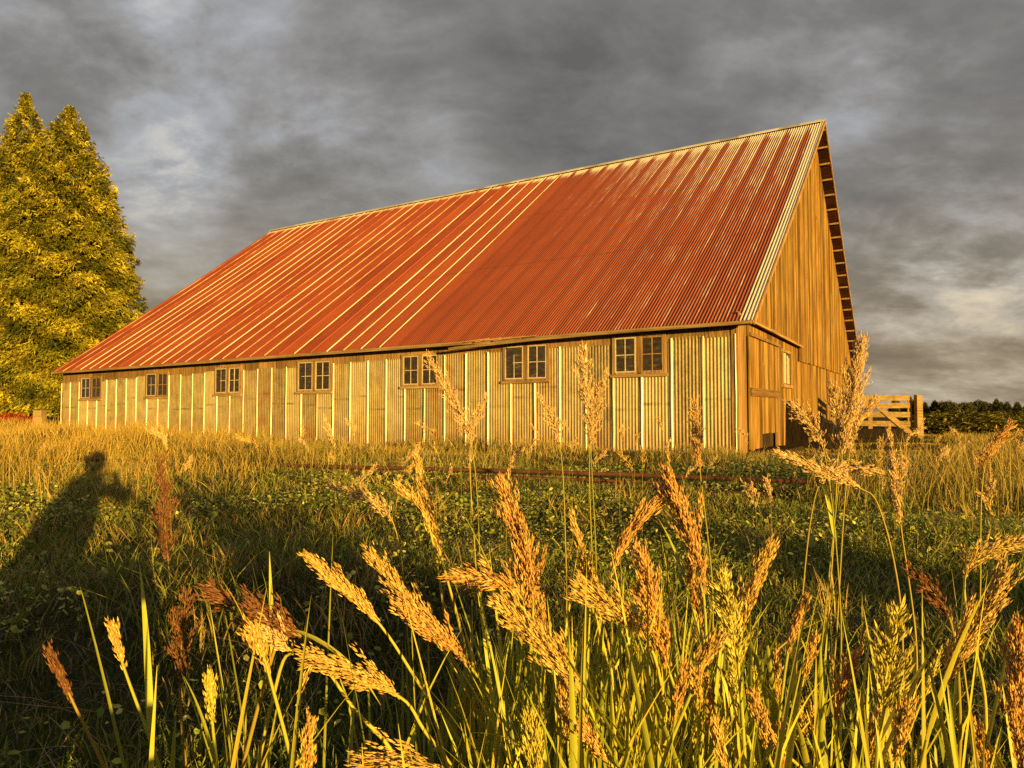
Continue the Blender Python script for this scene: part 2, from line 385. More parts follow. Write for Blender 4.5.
# corrugated window wall: sheets, laps, cut round the windows
wb = MB()
sp = 10; ys = np.arange(0, int(LEN / PITCH * sp) + 1) * (PITCH / sp); ys = ys[ys <= LEN]
prof = -.010 - .0068 * np.cos(2 * np.pi * ys / PITCH)
sheet = np.floor(ys / .61).astype(int); bow = np.array([random.uniform(-.004, .006) for _ in range(60)])
for k in range(41):                               # each sheet a strip of its own so that heads and feet stagger
    idx = np.where((ys >= k * .61 - 1e-6) & (ys <= (k + 1) * .61 + 1e-6))[0]
    if len(idx) < 2: continue
    zt0 = ztop(k * .61) + random.uniform(-.035, .03); zb = random.uniform(-.05, .03); tilt = random.uniform(-.004, .004)
    runs = []; prev = None
    for i in idx[:-1]:
        ym = (ys[i] + ys[i + 1]) / 2; z1 = zt0
        for (a, b, s, t) in wins:
            if a - .01 < ym < b + .01: z1 = s - .01
        if prev is None or prev[1] != z1: prev = [[i], z1]; runs.append(prev)
        prev[0].append(i + 1)
    for ids, z1 in runs:
        V = []; n = len(ids)
        hs = np.linspace(zb, z1, 4)
        for h_ in hs: V += [(prof[i] + bow[k] + tilt * h_ + .003 * math.sin(h_ * 3 + k), ys[i], h_) for i in ids]
        Fs = [(r * n + i, (r + 1) * n + i, (r + 1) * n + i + 1, r * n + i + 1) for r in range(3) for i in range(n - 1)]
        wb.add(V, Fs, 0)
for k in range(0, 41):                            # the lifted lap of each sheet
    y = k * .61 + .012; z1 = ztop(y) - .01
    for (a, b, s, t) in wins:
        if a - .02 < y < b + .02: z1 = s - .02
    w = random.choice((.016, .020, .024, .026)); dd = random.uniform(.014, .026)
    pts = []
    for j, a in enumerate(np.linspace(0, math.pi, 7)): pts.append((-.020 - dd * math.sin(a), y - w * math.cos(a)))
    V = []; hs = np.linspace(0, z1, 5)
    for hh in hs:
        wob = .004 * math.sin(hh * 4 + k * 2.1)
        V += [(px_, py_ + wob, hh) for px_, py_ in pts]
    Fs = [(r * 7 + j, (r + 1) * 7 + j, (r + 1) * 7 + j + 1, r * 7 + j + 1) for r in range(4) for j in range(6)]
    wb.add(V, Fs, 1)
o = wb.build('sheet_wall', [M['zinc'], M['zseam']], barn, smooth=True)
tag(o, 'corrugated zinc wall of narrow upright sheets')

# timber frieze above the sheets
fb = MB(); y = 0.12
while y < LEN:
    wd = random.uniform(.14, .9); y1 = min(y + wd, LEN)
    c = random.uniform(.6, 1.25)
    fb.box((-.004 - random.uniform(0, .012), y, ztop(y) - .05), (.03, y1 - .004, ze(y) + .17), 0, (c, c * .97, c * .92)); y = y1
fb.build('frieze_board', M['trim'], barn)
# the other two walls (hidden from the photo) close the building
ow = MB()
ow.box((.05, LEN - .03, 0), (2 * HW - .05, LEN + .02, 2.4)); ow.hexa([(.05, LEN - .03, 2.4), (2 * HW - .05, LEN - .03, 2.4), (2 * HW - .05, LEN + .02, 2.4), (.05, LEN + .02, 2.4), (HW - .1, LEN - .03, 9.4), (HW + .1, LEN - .03, 9.4), (HW + .1, LEN + .02, 9.4), (HW - .1, LEN + .02, 9.4)])
ow.box((2 * HW - .03, .0, 0), (2 * HW + .02, LEN, 2.55))
ow.build('rear_wall', M['wood'], barn)

# roof: front and back slopes of corrugated sheets on a boarded deck
def slope(front):
    b = MB(); nw = int((RY1 - RY0) / PITCH * 6); yy = np.linspace(RY0, RY1, nw + 1)
    wave = .0115 * np.cos(2 * np.pi * yy / PITCH); rows = 16
    V = []
    for r in range(rows + 1):
        t = r / rows; xs = -OE + t * (HW + OE)
        sag = -.05 * math.sin(t * math.pi) - .012 * np.sin(yy * .8 + t * 2)
        z = ze(yy) * (1 - t) + zr(yy) * t + sag * (1 if 0 < r < rows else 0)
        xx = xs - wave * .59
        zz_ = z + wave * .80
        V.append(np.stack([xx if front else 2 * HW - xx, yy, zz_], 1))
    V = np.concatenate(V); n = nw + 1
    ii = (np.arange(rows)[:, None] * n + np.arange(nw)).ravel()
    q = np.stack([ii, ii + 1, ii + 1 + n, ii + n], 1)
    if front: q = q[:, ::-1]
    b.v.append(V); b.n += len(V); b.c.append(np.ones((len(V), 3))); b.f += list(q); b.m += [0] * len(q)
    if front:
        for k in range(14, 41):                    # bright unrusted laps
            y = k * .61; w = random.choice((.014, .018, .021, .025)); 
            if random.random() < .12: w = .010
            e0 = 0.0 if random.random() < .93 else random.uniform(.02, .12); e1 = .995
            VV = []; hs = 14
            for r in range(hs + 1):
                t = e0 + (e1 - e0) * r / hs; xs = -OE + t * (HW + OE)
                z = ze(y) * (1 - t) + zr(y) * t - .05 * math.sin(t * math.pi) - .012 * math.sin(y * .8 + t * 2)
                for dy, hh in ((-w, .012), (-w * .6, .030), (w * .6, .030), (w, .012)): VV.append((xs - hh * .59, y + dy, z + hh * .80))
            b.add(VV, [(r * 4 + j, r * 4 + j + 1, (r + 1) * 4 + j + 1, (r + 1) * 4 + j)[::-1] for r in range(hs) for j in range(3)], 1)
    return b
ro = slope(True).build('roof', [M['roof'], M['rseam']], barn, smooth=True); tag(ro, 'rusty red front roof slope with pale laps')
slope(False).build('rear_roof', [M['roof'], M['rseam']], barn, smooth=True)
dk = MB()
for s in (0, 1):
    for j in range(40):
        t0, t1 = j / 40, (j + 1) / 40 - .003
        VV = []
        for dz_ in (-.115 , -.085):
            for (t, yy) in ((t0, RY0 + .03), (t1, RY0 + .03), (t1, RY1 - .03), (t0, RY1 - .03)):
                x_ = -OE + .02 + t * (HW + OE - .03); z_ = ze(yy) * (1 - t) + zr(yy) * t + dz_ + .03 - .05 * math.sin(t * math.pi)
                VV.append((x_ if s == 0 else 2 * HW - x_, yy, z_))
        c = random.uniform(.6, 1.2); dk.hexa(VV, 0, (c, c, c))
dk.build('roof_deck', M['soffit'], barn)
rc = MB()
for j in range(12):
    y0, y1 = RY0 - .03 + j * (RY1 - RY0 + .06) / 12, RY0 - .03 + (j + 1) * (RY1 - RY0 + .06) / 12 + .02
    for s in (-1, 1):
        rc.hexa([(HW, y0, zr(y0) + .055), (HW + s * .16, y0, zr(y0) - .055), (HW + s * .16, y1, zr(y1) - .055), (HW, y1, zr(y1) + .055),
                 (HW, y0, zr(y0) + .075), (HW + s * .165, y0, zr(y0) - .035), (HW + s * .165, y1, zr(y1) - .035), (HW, y1, zr(y1) + .075)])
rc.build('ridge_cap', M['zseam'], ro)
# verge boards down both slopes of the near gable, and the ends of the purlins under the far slope
for s in (0, 1):
    vb = MB(); N = 24
    fx = lambda x: x if s == 0 else 2 * HW - x
    for j in range(N):
        P_ = []
        for t in (j / N, (j + 1) / N):
            x_ = -OE + t * (HW + OE); z_ = ze(RY0) * (1 - t) + zr(RY0) * t - .05 * math.sin(t * math.pi)
            P_.append((x_, z_))
        (xa, za), (xb, zb_) = P_
        vb.hexa([(fx(xa), RY0 - .03, za - .085), (fx(xb), RY0 - .03, zb_ - .085), (fx(xb), RY0 - .004, zb_ - .085), (fx(xa), RY0 - .004, za - .085),
                 (fx(xa), RY0 - .03, za + .012), (fx(xb), RY0 - .03, zb_ + .012), (fx(xb), RY0 - .004, zb_ + .012), (fx(xa), RY0 - .004, za + .012)], 0, (1.15, 1.12, 1.05))
    vb.build('verge_board', M['trim'], barn)
lk0 = None
for j in range(20):
    t = .985 - j * .05
    x_ = 2 * HW - (-OE + t * (HW + OE)); z_ = ze(0) * (1 - t) + zr(0) * t - .05 * math.sin(t * math.pi) - .135
    if lk0 is None:
        b = MB(); b.box((-.03, RY0 + .01, -.005), (.03, .0, .05)); lk0 = b.build('lookout', M['trim'], barn); o = lk0
    else:
        o = lk0.copy(); COL.objects.link(o); o.parent = barn
    o.location = (x_, 0, z_)

# gable: upright boards; upper siding stands a little proud of the lower
def roof_under(x): 
    t = (x + OE) / (HW + OE) if x < HW else (2 * HW - x + OE) / (HW + OE)
    return ze(0) * (1 - t) + zr(0) * t - .05 * math.sin(t * math.pi) - .10
TS = t_px(797.5)
def siding(x0, x1, lo, hi, y0, th, wmin, wmax, jit):
    b = MB(); x = x0
    while x < x1 - .02:
        w = random.uniform(wmin, wmax); xe = min(x + w, x1)
        za, zb_ = (hi(x), hi(xe - .006)); l = lo((x + xe) / 2) + random.uniform(-.02, .02); d = random.uniform(0, jit)
        c = random.choice((random.uniform(.38, .75), random.uniform(.75, 1.2), random.uniform(.8, 1.25))); wc = random.uniform(.93, 1.06)
        if za > l + .02 or zb_ > l + .02:
            za = max(za, l + .01); zb_ = max(zb_, l + .01); g_ = random.choice((.004, .007, .012, .018))
            yo, yi = y0 - d - th, y0 - d
            b.hexa([(x, yo, l), (xe - g_, yo, l), (xe - g_, yi, l), (x, yi, l), (x, yo, za), (xe - g_, yo, zb_), (xe - g_, yi, zb_), (x, yi, za)], 0, (c * wc, c, c / wc))
        x = xe
    return b
up = siding(.12, 2 * HW, lambda x: 2.62 if x < TS else 2.17 + .006 * x, roof_under, -.03, .025, .11, .24, .014)
tag(up.build('gable_siding', M['wood'], barn), 'tall upright weathered boards of the gable')
GW0, GW1 = t_px(781.5), t_px(790.5)
D0, D1 = t_px(747), t_px(775.5)
lw = siding(.5, 2 * HW, lambda x: .02 if not (D0 < x < D1) else 2.32, lambda x: 2.66 if x < TS + .2 else 2.3, .015, .025, .12, .26, .012)
tag(lw.build('lower_siding', M['wood'], barn), 'lower boards beside the door')
bk = MB(); bk.box((.1, .05, 0), (2 * HW - .1, .08, 2.6)); 
bk.hexa([(.1, .05, 2.6), (2 * HW - .1, .05, 2.6), (2 * HW - .1, .08, 2.6), (.1, .08, 2.6), (HW - .2, .05, 9.2), (HW + .2, .05, 9.2), (HW + .2, .08, 9.2), (HW - .2, .08, 9.2)])
bk.build('gable_backing', M['darkwood'], barn)
# pent board over the corner bay
pb = MB()
pb.hexa([(-.1, -.16, 2.585), (TS + .1, -.16, 2.53), (TS + .1, -.056, 2.56), (-.1, -.056, 2.615), (-.1, -.15, 2.625), (TS + .1, -.15, 2.57), (TS + .1, -.058, 2.66), (-.1, -.058, 2.71)], 0, (1.25, 1.2, 1.1))
pb.build('drip_board', M['trimx'], barn)
# corner boards
cb = MB(); cb.box((-.035, -.04, -.02), (.22, .0, 2.60), 0, (1.1, 1.05, .95)); cb.box((.23, -.03, 0), (.5, .01, 2.56), 0, (.85, .82, .8)); cb.box((-.027, .003, -.02), (-.004, .09, 2.64), 0, (.9, .88, .85))
cb.build('corner_board', M['trim'], barn)
# sliding door
db = siding(D0 + .01, D1 - .01, lambda x: .42 if x > D0 + 1.0 else .12, lambda x: 2.33, -.02, .03, .16, .24, .006)
door = tag(db.build('door', M['wood'], barn), 'plank door beside the near corner')
b = MB(); b.box((D0 + .02, -.095, 1.17), (D1 - .02, -.058, 1.33), 0, (.55, .5, .45)); b.build('cross_rail', M['trimx'], door)
b = MB(); b.box((D0 - .02, -.10, 2.335), (D1 + .15, -.03, 2.40), 0, (.7, .66, .6)); b.build('track', M['trim'], door)
b = MB(); b.box((D1 + .005, -.07, .1), (D1 + .12, -.012, 2.33), 0, (.95, .92, .88)); b.build('door_post', M['trim'], door)
b = MB(); b.box((D0 + .3, -.55, -.02), (D1 + .2, .0, .10), 0, (.9, .9, .9)); b.build('threshold', M['darkwood'], door)


def sash(o_parent, y0, y1, z0, z1, x, mats, w=.028, cols=2, rows=2):
    b = MB(); t = .022
    b.box((x, y0, z0), (x + t, y0 + w, z1)); b.box((x, y1 - w, z0), (x + t, y1, z1)); b.box((x, y0 + w, z0), (x + t, y1 - w, z0 + w)); b.box((x, y0 + w, z1 - w), (x + t, y1 - w, z1))
    b.box((x + .003, (y0 + y1) / 2 - .010, z0 + w), (x + .019, (y0 + y1) / 2 + .010, z1 - w))
    b.box((x + .004, y0 + w, (z0 + z1) / 2 - .009), (x + .018, (y0 + y1) / 2 - .010, (z0 + z1) / 2 + .009)); b.box((x + .004, (y0 + y1) / 2 + .010, (z0 + z1) / 2 - .009), (x + .018, y1 - w, (z0 + z1) / 2 + .009))
    b.build('sash', mats, o_parent)
    p = MB(); q1, q2, q3 = (random.uniform(-.006, .006) for _ in range(3)); xa, xb = x + .009, x + .013; p.hexa([(xa, y0 + w * .5, z0 + w * .5), (xb, y0 + w * .5, z0 + w * .5), (xb + q1, y1 - w * .5, z0 + w * .5), (xa + q1, y1 - w * .5, z0 + w * .5), (xa + q2, y0 + w * .5, z1 - w * .5), (xb + q2, y0 + w * .5, z1 - w * .5), (xb + q1 + q2, y1 - w * .5, z1 - w * .5), (xa + q1 + q2, y1 - w * .5, z1 - w * .5)]); p.build('pane', M['glass'], o_parent)
    bb = MB(); bb.box((x + .32, y0 - .2, z0 - .2), (x + .34, y1 + .2, z1 + .15)); return bb


for i, (a, b_, z0, z1) in enumerate(wins):
    c = random.uniform(.85, 1.2); f = MB(); fw = .055; mid = (a + b_) / 2
    f.box((-.038, a, z0), (.02, a + fw, z1), 0, (c, c, c)); f.box((-.038, b_ - fw, z0), (.02, b_, z1), 0, (c * .95, c * .95, c * .9))
    f.box((-.034, mid - .05, z0 + .01), (.02, mid + .05, z1 - .01), 0, (c * .75, c * .72, c * .68))
    f.box((-.036, a + fw, z1 - fw * .8), (.02, mid - .05, z1), 0, (c, c, c)); f.box((-.036, mid + .05, z1 - fw * .8), (.02, b_ - fw, z1), 0, (c, c, c))
    f.box((-.05, a + fw, z0), (.02, mid - .05, z0 + .03), 0, (c, c, c)); f.box((-.05, mid + .05, z0), (.02, b_ - fw, z0 + .03), 0, (c, c, c))
    w = f.build('window', M['trim'], barn)
    s = MB(); s.box((-.065, a - .03, z0 - .06), (-.0, b_ + .03, z0 - .002), 0, (1.1, 1.05, .95)); s.build('sill', M['trimy'], w)
    sw = M['trim'] if i in (0, 1) else M['white']
    sash(w, a + fw + .004, mid - .055, z0 + .034, z1 - fw * .8 - .004, -.034, M['trim'] if i in (0, 1, 6) else M['white'])
    sash(w, mid + .055, b_ - fw - .004, z0 + .034, z1 - fw * .8 - .004, -.034 if i != 6 else -.045, M['white'])
# small shuttered window in the gable
gw = MB(); z0, z1 = 1.52, 2.28
gw.box((GW0, -.045, z0), (GW0 + .09, -.012, z1)); gw.box((GW1 - .09, -.045, z0), (GW1, -.012, z1)); gw.box((GW0 - .05, -.07, z0 - .08), (GW1 + .05, -.012, z0 - .004)); gw.box((GW0 - .03, -.05, z1 + .003), (GW1 + .03, -.012, z1 + .07))
gwo = gw.build('gable_window', M['trim'], barn)
b = MB(); b.box((GW0 + .12, -.05, z0 + .02), (GW0 + .34, -.03, z1 - .02)); b.box((GW0 + .52, -.05, z0 + .02), (GW0 + .62, -.03, z1 - .06)); b.box((GW0 + .7, -.052, z0 + .02), (GW0 + .76, -.03, z1 - .1)); b.build('shutter', M['white'], gwo)
b = MB(); b.box((GW0 + .092, -.024, z0), (GW1 - .092, -.016, z1)); b.build('pane', M['glass'], gwo)

# eave board and wooden gutters
eb = MB(); y = RY0
while y < RY1:
    y1 = min(y + random.uniform(2.5, 4.2), RY1)
    eb.hexa([(-.315, y, ze(y) - .055), (-.275, y, ze(y) - .055), (-.275, y1 - .01, ze(y1) - .055), (-.315, y1 - .01, ze(y1) - .055),
             (-.318, y, ze(y) - .002), (-.275, y, ze(y) - .002), (-.275, y1 - .01, ze(y1) - .002), (-.318, y1 - .01, ze(y1) - .002)], 0, (1, 1, 1)); y = y1
eb.build('eave_board', M['trimy'], barn)
gs = u_px(458)
def gutter(y0, y1, dz0, dz1, mat, x0=-.385, h=.06):
    b = MB(); n = 14
    for j in range(n):
        ya, yb = y0 + (y1 - y0) * j / n, y0 + (y1 - y0) * (j + 1) / n
        fa, fb_ = (j / n, (j + 1) / n); za = ze(ya) + dz0 + (dz1 - dz0) * fa ** 3; zb_ = ze(yb) + dz0 + (dz1 - dz0) * fb_ ** 3
        c = 1.0
        b.hexa([(x0 + .02, ya, za - h), (x0 + .105, ya, za - h), (x0 + .105, yb, zb_ - h), (x0 + .02, yb, zb_ - h), (x0, ya, za), (x0 + .03, ya, za), (x0 + .03, yb, zb_), (x0, yb, zb_)], 0, (c, c, c))
        b.hexa([(x0 + .085, ya, za - h + .002), (x0 + .104, ya, za - h + .002), (x0 + .104, yb, zb_ - h + .002), (x0 + .085, yb, zb_ - h + .002), (x0 + .09, ya, za - .01), (x0 + .108, ya, za - .01), (x0 + .108, yb, zb_ - .01), (x0 + .09, yb, zb_ - .01)], 0, (c, c, c))
    return b.build('gutter', mat, barn)
tag(gutter(RY0 + .02, gs, -.012, -.13, M['trimy']), 'pale wooden gutter with a drooping broken end')
tag(gutter(gs - 1.9, RY1 - .1, -.030, -.02, M['trimy'], -.36, .05), 'dark wooden gutter')
b = MB()
for j in range(5): b.beam((-.40, gs - .5 - j * .25, ze(gs) - .02 - .02 * (j % 2)), (-.36, gs - 1.1 - j * .3, ze(gs) + .02), .03, .025, 0, (1.1, .9, .8))
b.build('broken_lath', M['trimy'], barn)


# ------------------------------------------------------------------ gate, posts, heap
gt = tag(empty('field_gate', at(880, 430, 20.0) * 1.0), 'pale five-board wooden field gate with crossed braces beside the gable', 'gate')
gt.location.z = 0
gl = Vector((at(832, 412, 20.6).x, 20.6, 0)) - gt.location; gr = Vector((at(910, 412, 20.0).x, 20.0, 0)) - gt.location
gd = (gr - gl).normalized(); gn = Vector((gd.y, -gd.x, 0))
for j, zc in enumerate((1.27, 1.04, .79, .53, .27)):
    b = MB(); c = random.uniform(.9, 1.15); s = random.uniform(-.02, .02)
    b.beam(gl + Vector((0, 0, zc + s)), gr + Vector((0, 0, zc - s)), .03, .155, 0, (c, c, c * .95)); b.build('board', M['gatewood'], gt)
gm = gl.lerp(gr, .5)
for p, q_ in ((gl + Vector((0, 0, .24)), gm + Vector((0, 0, 1.22))), (gm + Vector((0, 0, 1.22)), gr + Vector((0, 0, .24)))):
    b = MB(); b.beam(p + gn * .033, q_ + gn * .033, .03, .14, 0, (1.05, 1.02, .95)); b.build('brace', M['gatewood'], gt)
for p in (gl, gm, gr):
    b = MB(); pp = p - gn * .035; b.beam(pp + Vector((0, 0, .2)), pp + Vector((0, 0, 1.3)), .11, .032, 0, (.9, .9, .85), up=gn); b.build('stile', M['gatewood'], gt)


def post(name, px, Y, h, w, mat, label, cat='post', lean=0.0):
    p = at(px, 412, Y); b = MB()
    b.hexa([(-w / 2, -w / 2, -.1), (w / 2, -w / 2, -.1), (w / 2, w / 2, -.1), (-w / 2, w / 2, -.1), (-w * .46 + lean, -w * .46, h), (w * .46 + lean, -w * .46, h - .01), (w * .46 + lean, w * .46, h + .01), (-w * .46 + lean, w * .46, h + .02)], 0, (1, 1, 1))
    o = b.build(name, mat); o.location = (p.x, p.y, 0); return tag(o, label, cat)
post('gate_post', 918.5, 19.9, 1.34, .17, M['gatewood'], 'thick pale gate post at the right end of the field gate')
post('fence_post', 828, 17.2, .62, .16, M['darkwood'], 'short grey stub post left of the field gate', lean=.02)
post('board_post', 40, 33, .95, .42, M['gatewood'], 'orange lit upright board beside the red shrub')
# black covered heap along the gable
def heap(name, c, rx, ry, h, mat, label, ang=0.0, seed=1):
    r_ = np.random.default_rng(seed); b = MB(); n, m = 28, 10; V = [(0, 0, h)]
    ph = r_.uniform(0, 6.28, 6)
    for i in range(1, m + 1):
        for j in range(n):
            a = 2 * math.pi * j / n; t = i / m
            k = 1 + .12 * math.sin(3 * a + ph[0]) + .09 * math.sin(5 * a + ph[1]) + .05 * math.sin(9 * a + ph[2])
            z = h * (1 - t ** 2.2) * (1 + .16 * math.sin(4 * a + ph[3]) * t) - (.05 if i == m else 0)
            V.append((rx * t * k * math.cos(a), ry * t * k * math.sin(a), z + .03 * math.sin(7 * a + 9 * t + ph[4])))
    Fs = [(0, 1 + j, 1 + (j + 1) % n) for j in range(n)] + [(1 + (i - 1) * n + j, 1 + i * n + j, 1 + i * n + (j + 1) % n, 1 + (i - 1) * n + (j + 1) % n) for i in range(1, m) for j in range(n)]
    b.add(V, Fs); o = b.build(name, mat, smooth=False); o.location = c; o.rotation_euler = (0, 0, ang); return tag(o, label, 'heap')
heap('covered_heap', (at(814, 412, 17.3).x, 17.3, 0), 1.15, .7, .70, M['tarp'], 'black covered heap against the gable wall', .4, 3)
tp = empty('gate_shade_timbers', (at(872, 412, 18.9).x, 18.9, 0), .1)  # near-black timbers added in place of the shade under the gate
tag(tp, 'added dark timbers standing in for the shade under the field gate', 'shade stand-in')
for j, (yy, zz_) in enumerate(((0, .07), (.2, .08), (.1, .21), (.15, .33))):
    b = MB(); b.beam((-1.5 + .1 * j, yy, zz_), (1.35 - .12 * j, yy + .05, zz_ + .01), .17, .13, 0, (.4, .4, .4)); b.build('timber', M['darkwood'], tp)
hs = tag(empty('lean_boards', (at(797, 412, 16.4).x, 16.4, 0), R(-30)), 'dark old boards leaning at the gable wall left of the heap', 'boards')
for j in range(6):
    b = MB(); b.beam((-.22 + j * .20, 0, -.05), (-.26 + j * .23, .18, 1.12 - j * .13), .20, .025, 0, (.45, .45, .45), up=(0, 1, 0)); b.build('board', M['darkwood'], hs)


# rusty rail lying low in the grass
rl = MB(); pts = []
for px, py in ((-80, 454), (0, 458.5), (120, 460.5), (240, 464), (345, 467), (480, 470), (640, 475), (760, 480), (830, 483)):
    pts.append(at(px, py, .70 * F / (py - YH)))
rl.tube(pts, .022, 8); pts2 = [p + Vector((.0, .0, -.075)) for p in pts]; rl.tube(pts2, .018, 6); pts3 = [p + Vector((0, 0, -.115)) for p in pts]
for a, b_ in zip(pts3[:-1], pts3[1:]): rl.beam(a, b_, .12, .022)
tag(rl.build('old_rail', M['rust'], smooth=False), 'long rusty rail lying low across the meadow before the barn', 'rail')
bd = MB()
p, q_ = at(600, 486, 6.9), at(830, 489, 6.9)
bd.beam((p.x, p.y, .05), (q_.x, q_.y - .3, .05), .24, .10, 0, (1.2, 1.2, 1.2)); tag(bd.build('edging_timber', M['darkwood']), 'dark edging timber just in front of the rusty rail', 'timber')


# ------------------------------------------------------------------ trees
def crown(H, prof_, n, size, cols, seed, zlo=.04, limbs_n=0):
    """spray clusters through the crown's volume, drooping outwards"""
    r_ = np.random.default_rng(seed)
    if limbs_n:
        zl = zlo + (1 - zlo) * (1 - np.sqrt(r_.uniform(0, 1, limbs_n))) ** .85; al = r_.uniform(0, 2 * np.pi, limbs_n); ll = np.interp(zl, prof_[0], prof_[1]) * r_.uniform(.72, 1.12, limbs_n)
        pick = r_.choice(limbs_n, n, p=(ll + .25) ** 1.6 / ((ll + .25) ** 1.6).sum()); t_ = r_.uniform(.10, 1, n) ** .62; L_ = ll[pick]
        lat = r_.normal(0, .10, n) * (L_ + .6) * (1.15 - t_ * .6); az = al[pick]
        rr = L_ * t_; x_ = rr * np.cos(az) - lat * np.sin(az); y_ = rr * np.sin(az) + lat * np.cos(az)
        z_ = zl[pick] * H + .34 * rr - .085 * rr * rr - np.abs(r_.normal(0, .16, n)) * (.4 + .25 * L_)
        P0 = np.stack([x_, y_, np.minimum(z_, H)], 1); z = zl[pick]
        f_ = r_.uniform(0, 1, n) < .38; zf = zlo + (1 - zlo) * (1 - np.sqrt(r_.uniform(0, 1, n))) ** .95; af = r_.uniform(0, 6.283, n); rf = np.interp(zf, prof_[0], prof_[1]) * (1 - r_.uniform(0, 1, n) ** 2 * .6) * (1 + .10 * np.sin(af * 5 + zf * 30) + .08 * np.sin(af * 9 - zf * 55))
        P0[f_] = np.stack([rf * np.cos(af), rf * np.sin(af), zf * H], 1)[f_]; az = np.where(f_, af, az); z = np.where(f_, zf, z); top = r_.uniform(0, 1, n) < .012
        P0[top] = np.stack([r_.normal(0, .07, top.sum()), r_.normal(0, .07, top.sum()), H * r_.uniform(.93, 1.0, top.sum())], 1)
    else:
        z = zlo + (1 - zlo) * (1 - np.sqrt(1 - r_.uniform(0, 1, n))) ** .92
        az = r_.uniform(0, 2 * np.pi, n)
        lump = 1 + .14 * np.sin(az * 3 + z * 21 + seed) + .12 * np.sin(az * 5 - z * 34) + .10 * np.sin(az * 8 + z * 57 + 1) + r_.normal(0, .05, n)
        rr = np.interp(z, prof_[0], prof_[1]) * lump * (1 - r_.uniform(0, 1, n) ** 2.4 * .75)
        P0 = np.stack([rr * np.cos(az), rr * np.sin(az), z * H - .10 * rr], 1)
    cl = (np.sin(az * 4 + z * 40) + np.sin(az * 7 - z * 63 + 2)) * .5
    base = np.array(cols[0]) * (1 - (cl[:, None] * .5 + .5)) + np.array(cols[1]) * (cl[:, None] * .5 + .5)
    base = base * (r_.uniform(.45, 1.4, n) * np.clip(.95 + .35 * np.sin(az * 6 + z * 70) , .5, 1.4))[:, None]
    Vs, Cs = [], []
    for k in range(7):
        yaw = az + r_.normal(0, .75, n); pit = r_.normal(-.05, .55, n) + np.where(z > .93, .8, 0)
        d = np.stack([np.cos(yaw) * np.cos(pit), np.sin(yaw) * np.cos(pit), np.sin(pit)], 1)
        s_ = np.cross(d, np.stack([r_.normal(0, .6, n), r_.normal(0, .6, n), np.ones(n)], 1)); s_ /= np.linalg.norm(s_, axis=1)[:, None]
        L = size * r_.uniform(.55, 1.35, n)[:, None] * np.where(z > .94, .6, 1)[:, None]; w = L * r_.uniform(.10, .21, n)[:, None]
        o_ = P0 + r_.normal(0, size * .25, (n, 3))
        dr = np.array([0, 0, -1]) * L * .22
        Vs.append(np.stack([o_ - s_ * w * .4, o_ + s_ * w * .4, o_ + d * L * .6 + s_ * w, o_ + d * L + dr, o_ + d * L * .6 - s_ * w], 1).reshape(-1, 3)); Cs.append(np.repeat(base * r_.uniform(.85, 1.2, n)[:, None], 5, 0))
    V = np.concatenate(Vs); return V, np.arange(len(V)), np.full(len(V) // 5, 5), np.concatenate(Cs)


def limbs(H, r0, n, prof_, seed):
    b = MB(); r_ = random.Random(seed)
    zs = [0, .15, .4, .7, .9, 1.0]; b.tube([(.05 * math.sin(z * 9), .05 * math.cos(z * 7), z * H - (.1 if z == 0 else 0)) for z in zs], [r0 * 1.3, r0, r0 * .7, r0 * .4, r0 * .2, .02], 8)
    for k in range(n):
        z = r_.uniform(.06, .95); a = r_.uniform(0, 6.28); L = np.interp(z, *prof_) * r_.uniform(.7, 1.02); up = r_.uniform(-.1, .35)
        b.tube([(0, 0, z * H - .2), (L * .5 * math.cos(a), L * .5 * math.sin(a), z * H - .15 + up * L * .3), (L * math.cos(a), L * math.sin(a), z * H - .1 + up * L * .8)], [r0 * .22 * (1.1 - z), r0 * .12 * (1.1 - z), .01], 5)
    return b


def conifer(name, px, Y, H, prof_, n, size, cols, seed, label, group=None):
    p = at(px, 412, Y); t = tag(empty(name, (p.x, p.y, 0)), label, 'tree', group)
    link_mesh('crown', bpy.data.meshes.new('crown'), *crown(H, prof_, n, size, cols, seed, limbs_n=820), M['needle'], t)
    limbs(H, H * .016, 46, prof_, seed).build('trunk', M['bark'], t)
    return t
CG = ((.075, .095, .014), (.41, .375, .042))
topz = lambda py, Y: CAMZ + (YH - py) * Y / F
PA = ([0, .06, .2, .42, .55, .70, .82, .90, .96, 1.0], [2.6, 3.3, 3.7, 3.65, 3.2, 2.5, 1.75, 1.1, .6, .02])
PB = ([0, .06, .25, .45, .60, .75, .85, .92, .97, 1.0], [3.2, 4.0, 4.2, 3.4, 2.6, 1.65, 1.05, .75, .35, .02])
conifer('golden_conifer', 62, 40, topz(103, 40), PA, 52000, .215, CG, 5, 'broad dense evergreen with one pointed top nearest the barn')
conifer('golden_conifer', 17, 43.5, topz(89, 43.5), PB, 44000, .215, CG, 8, 'taller narrower evergreen left of the broad one')
conifer('golden_conifer', -38, 39, topz(165, 39), PA, 26000, .22, CG, 11, 'lower evergreen cut off by the left edge')

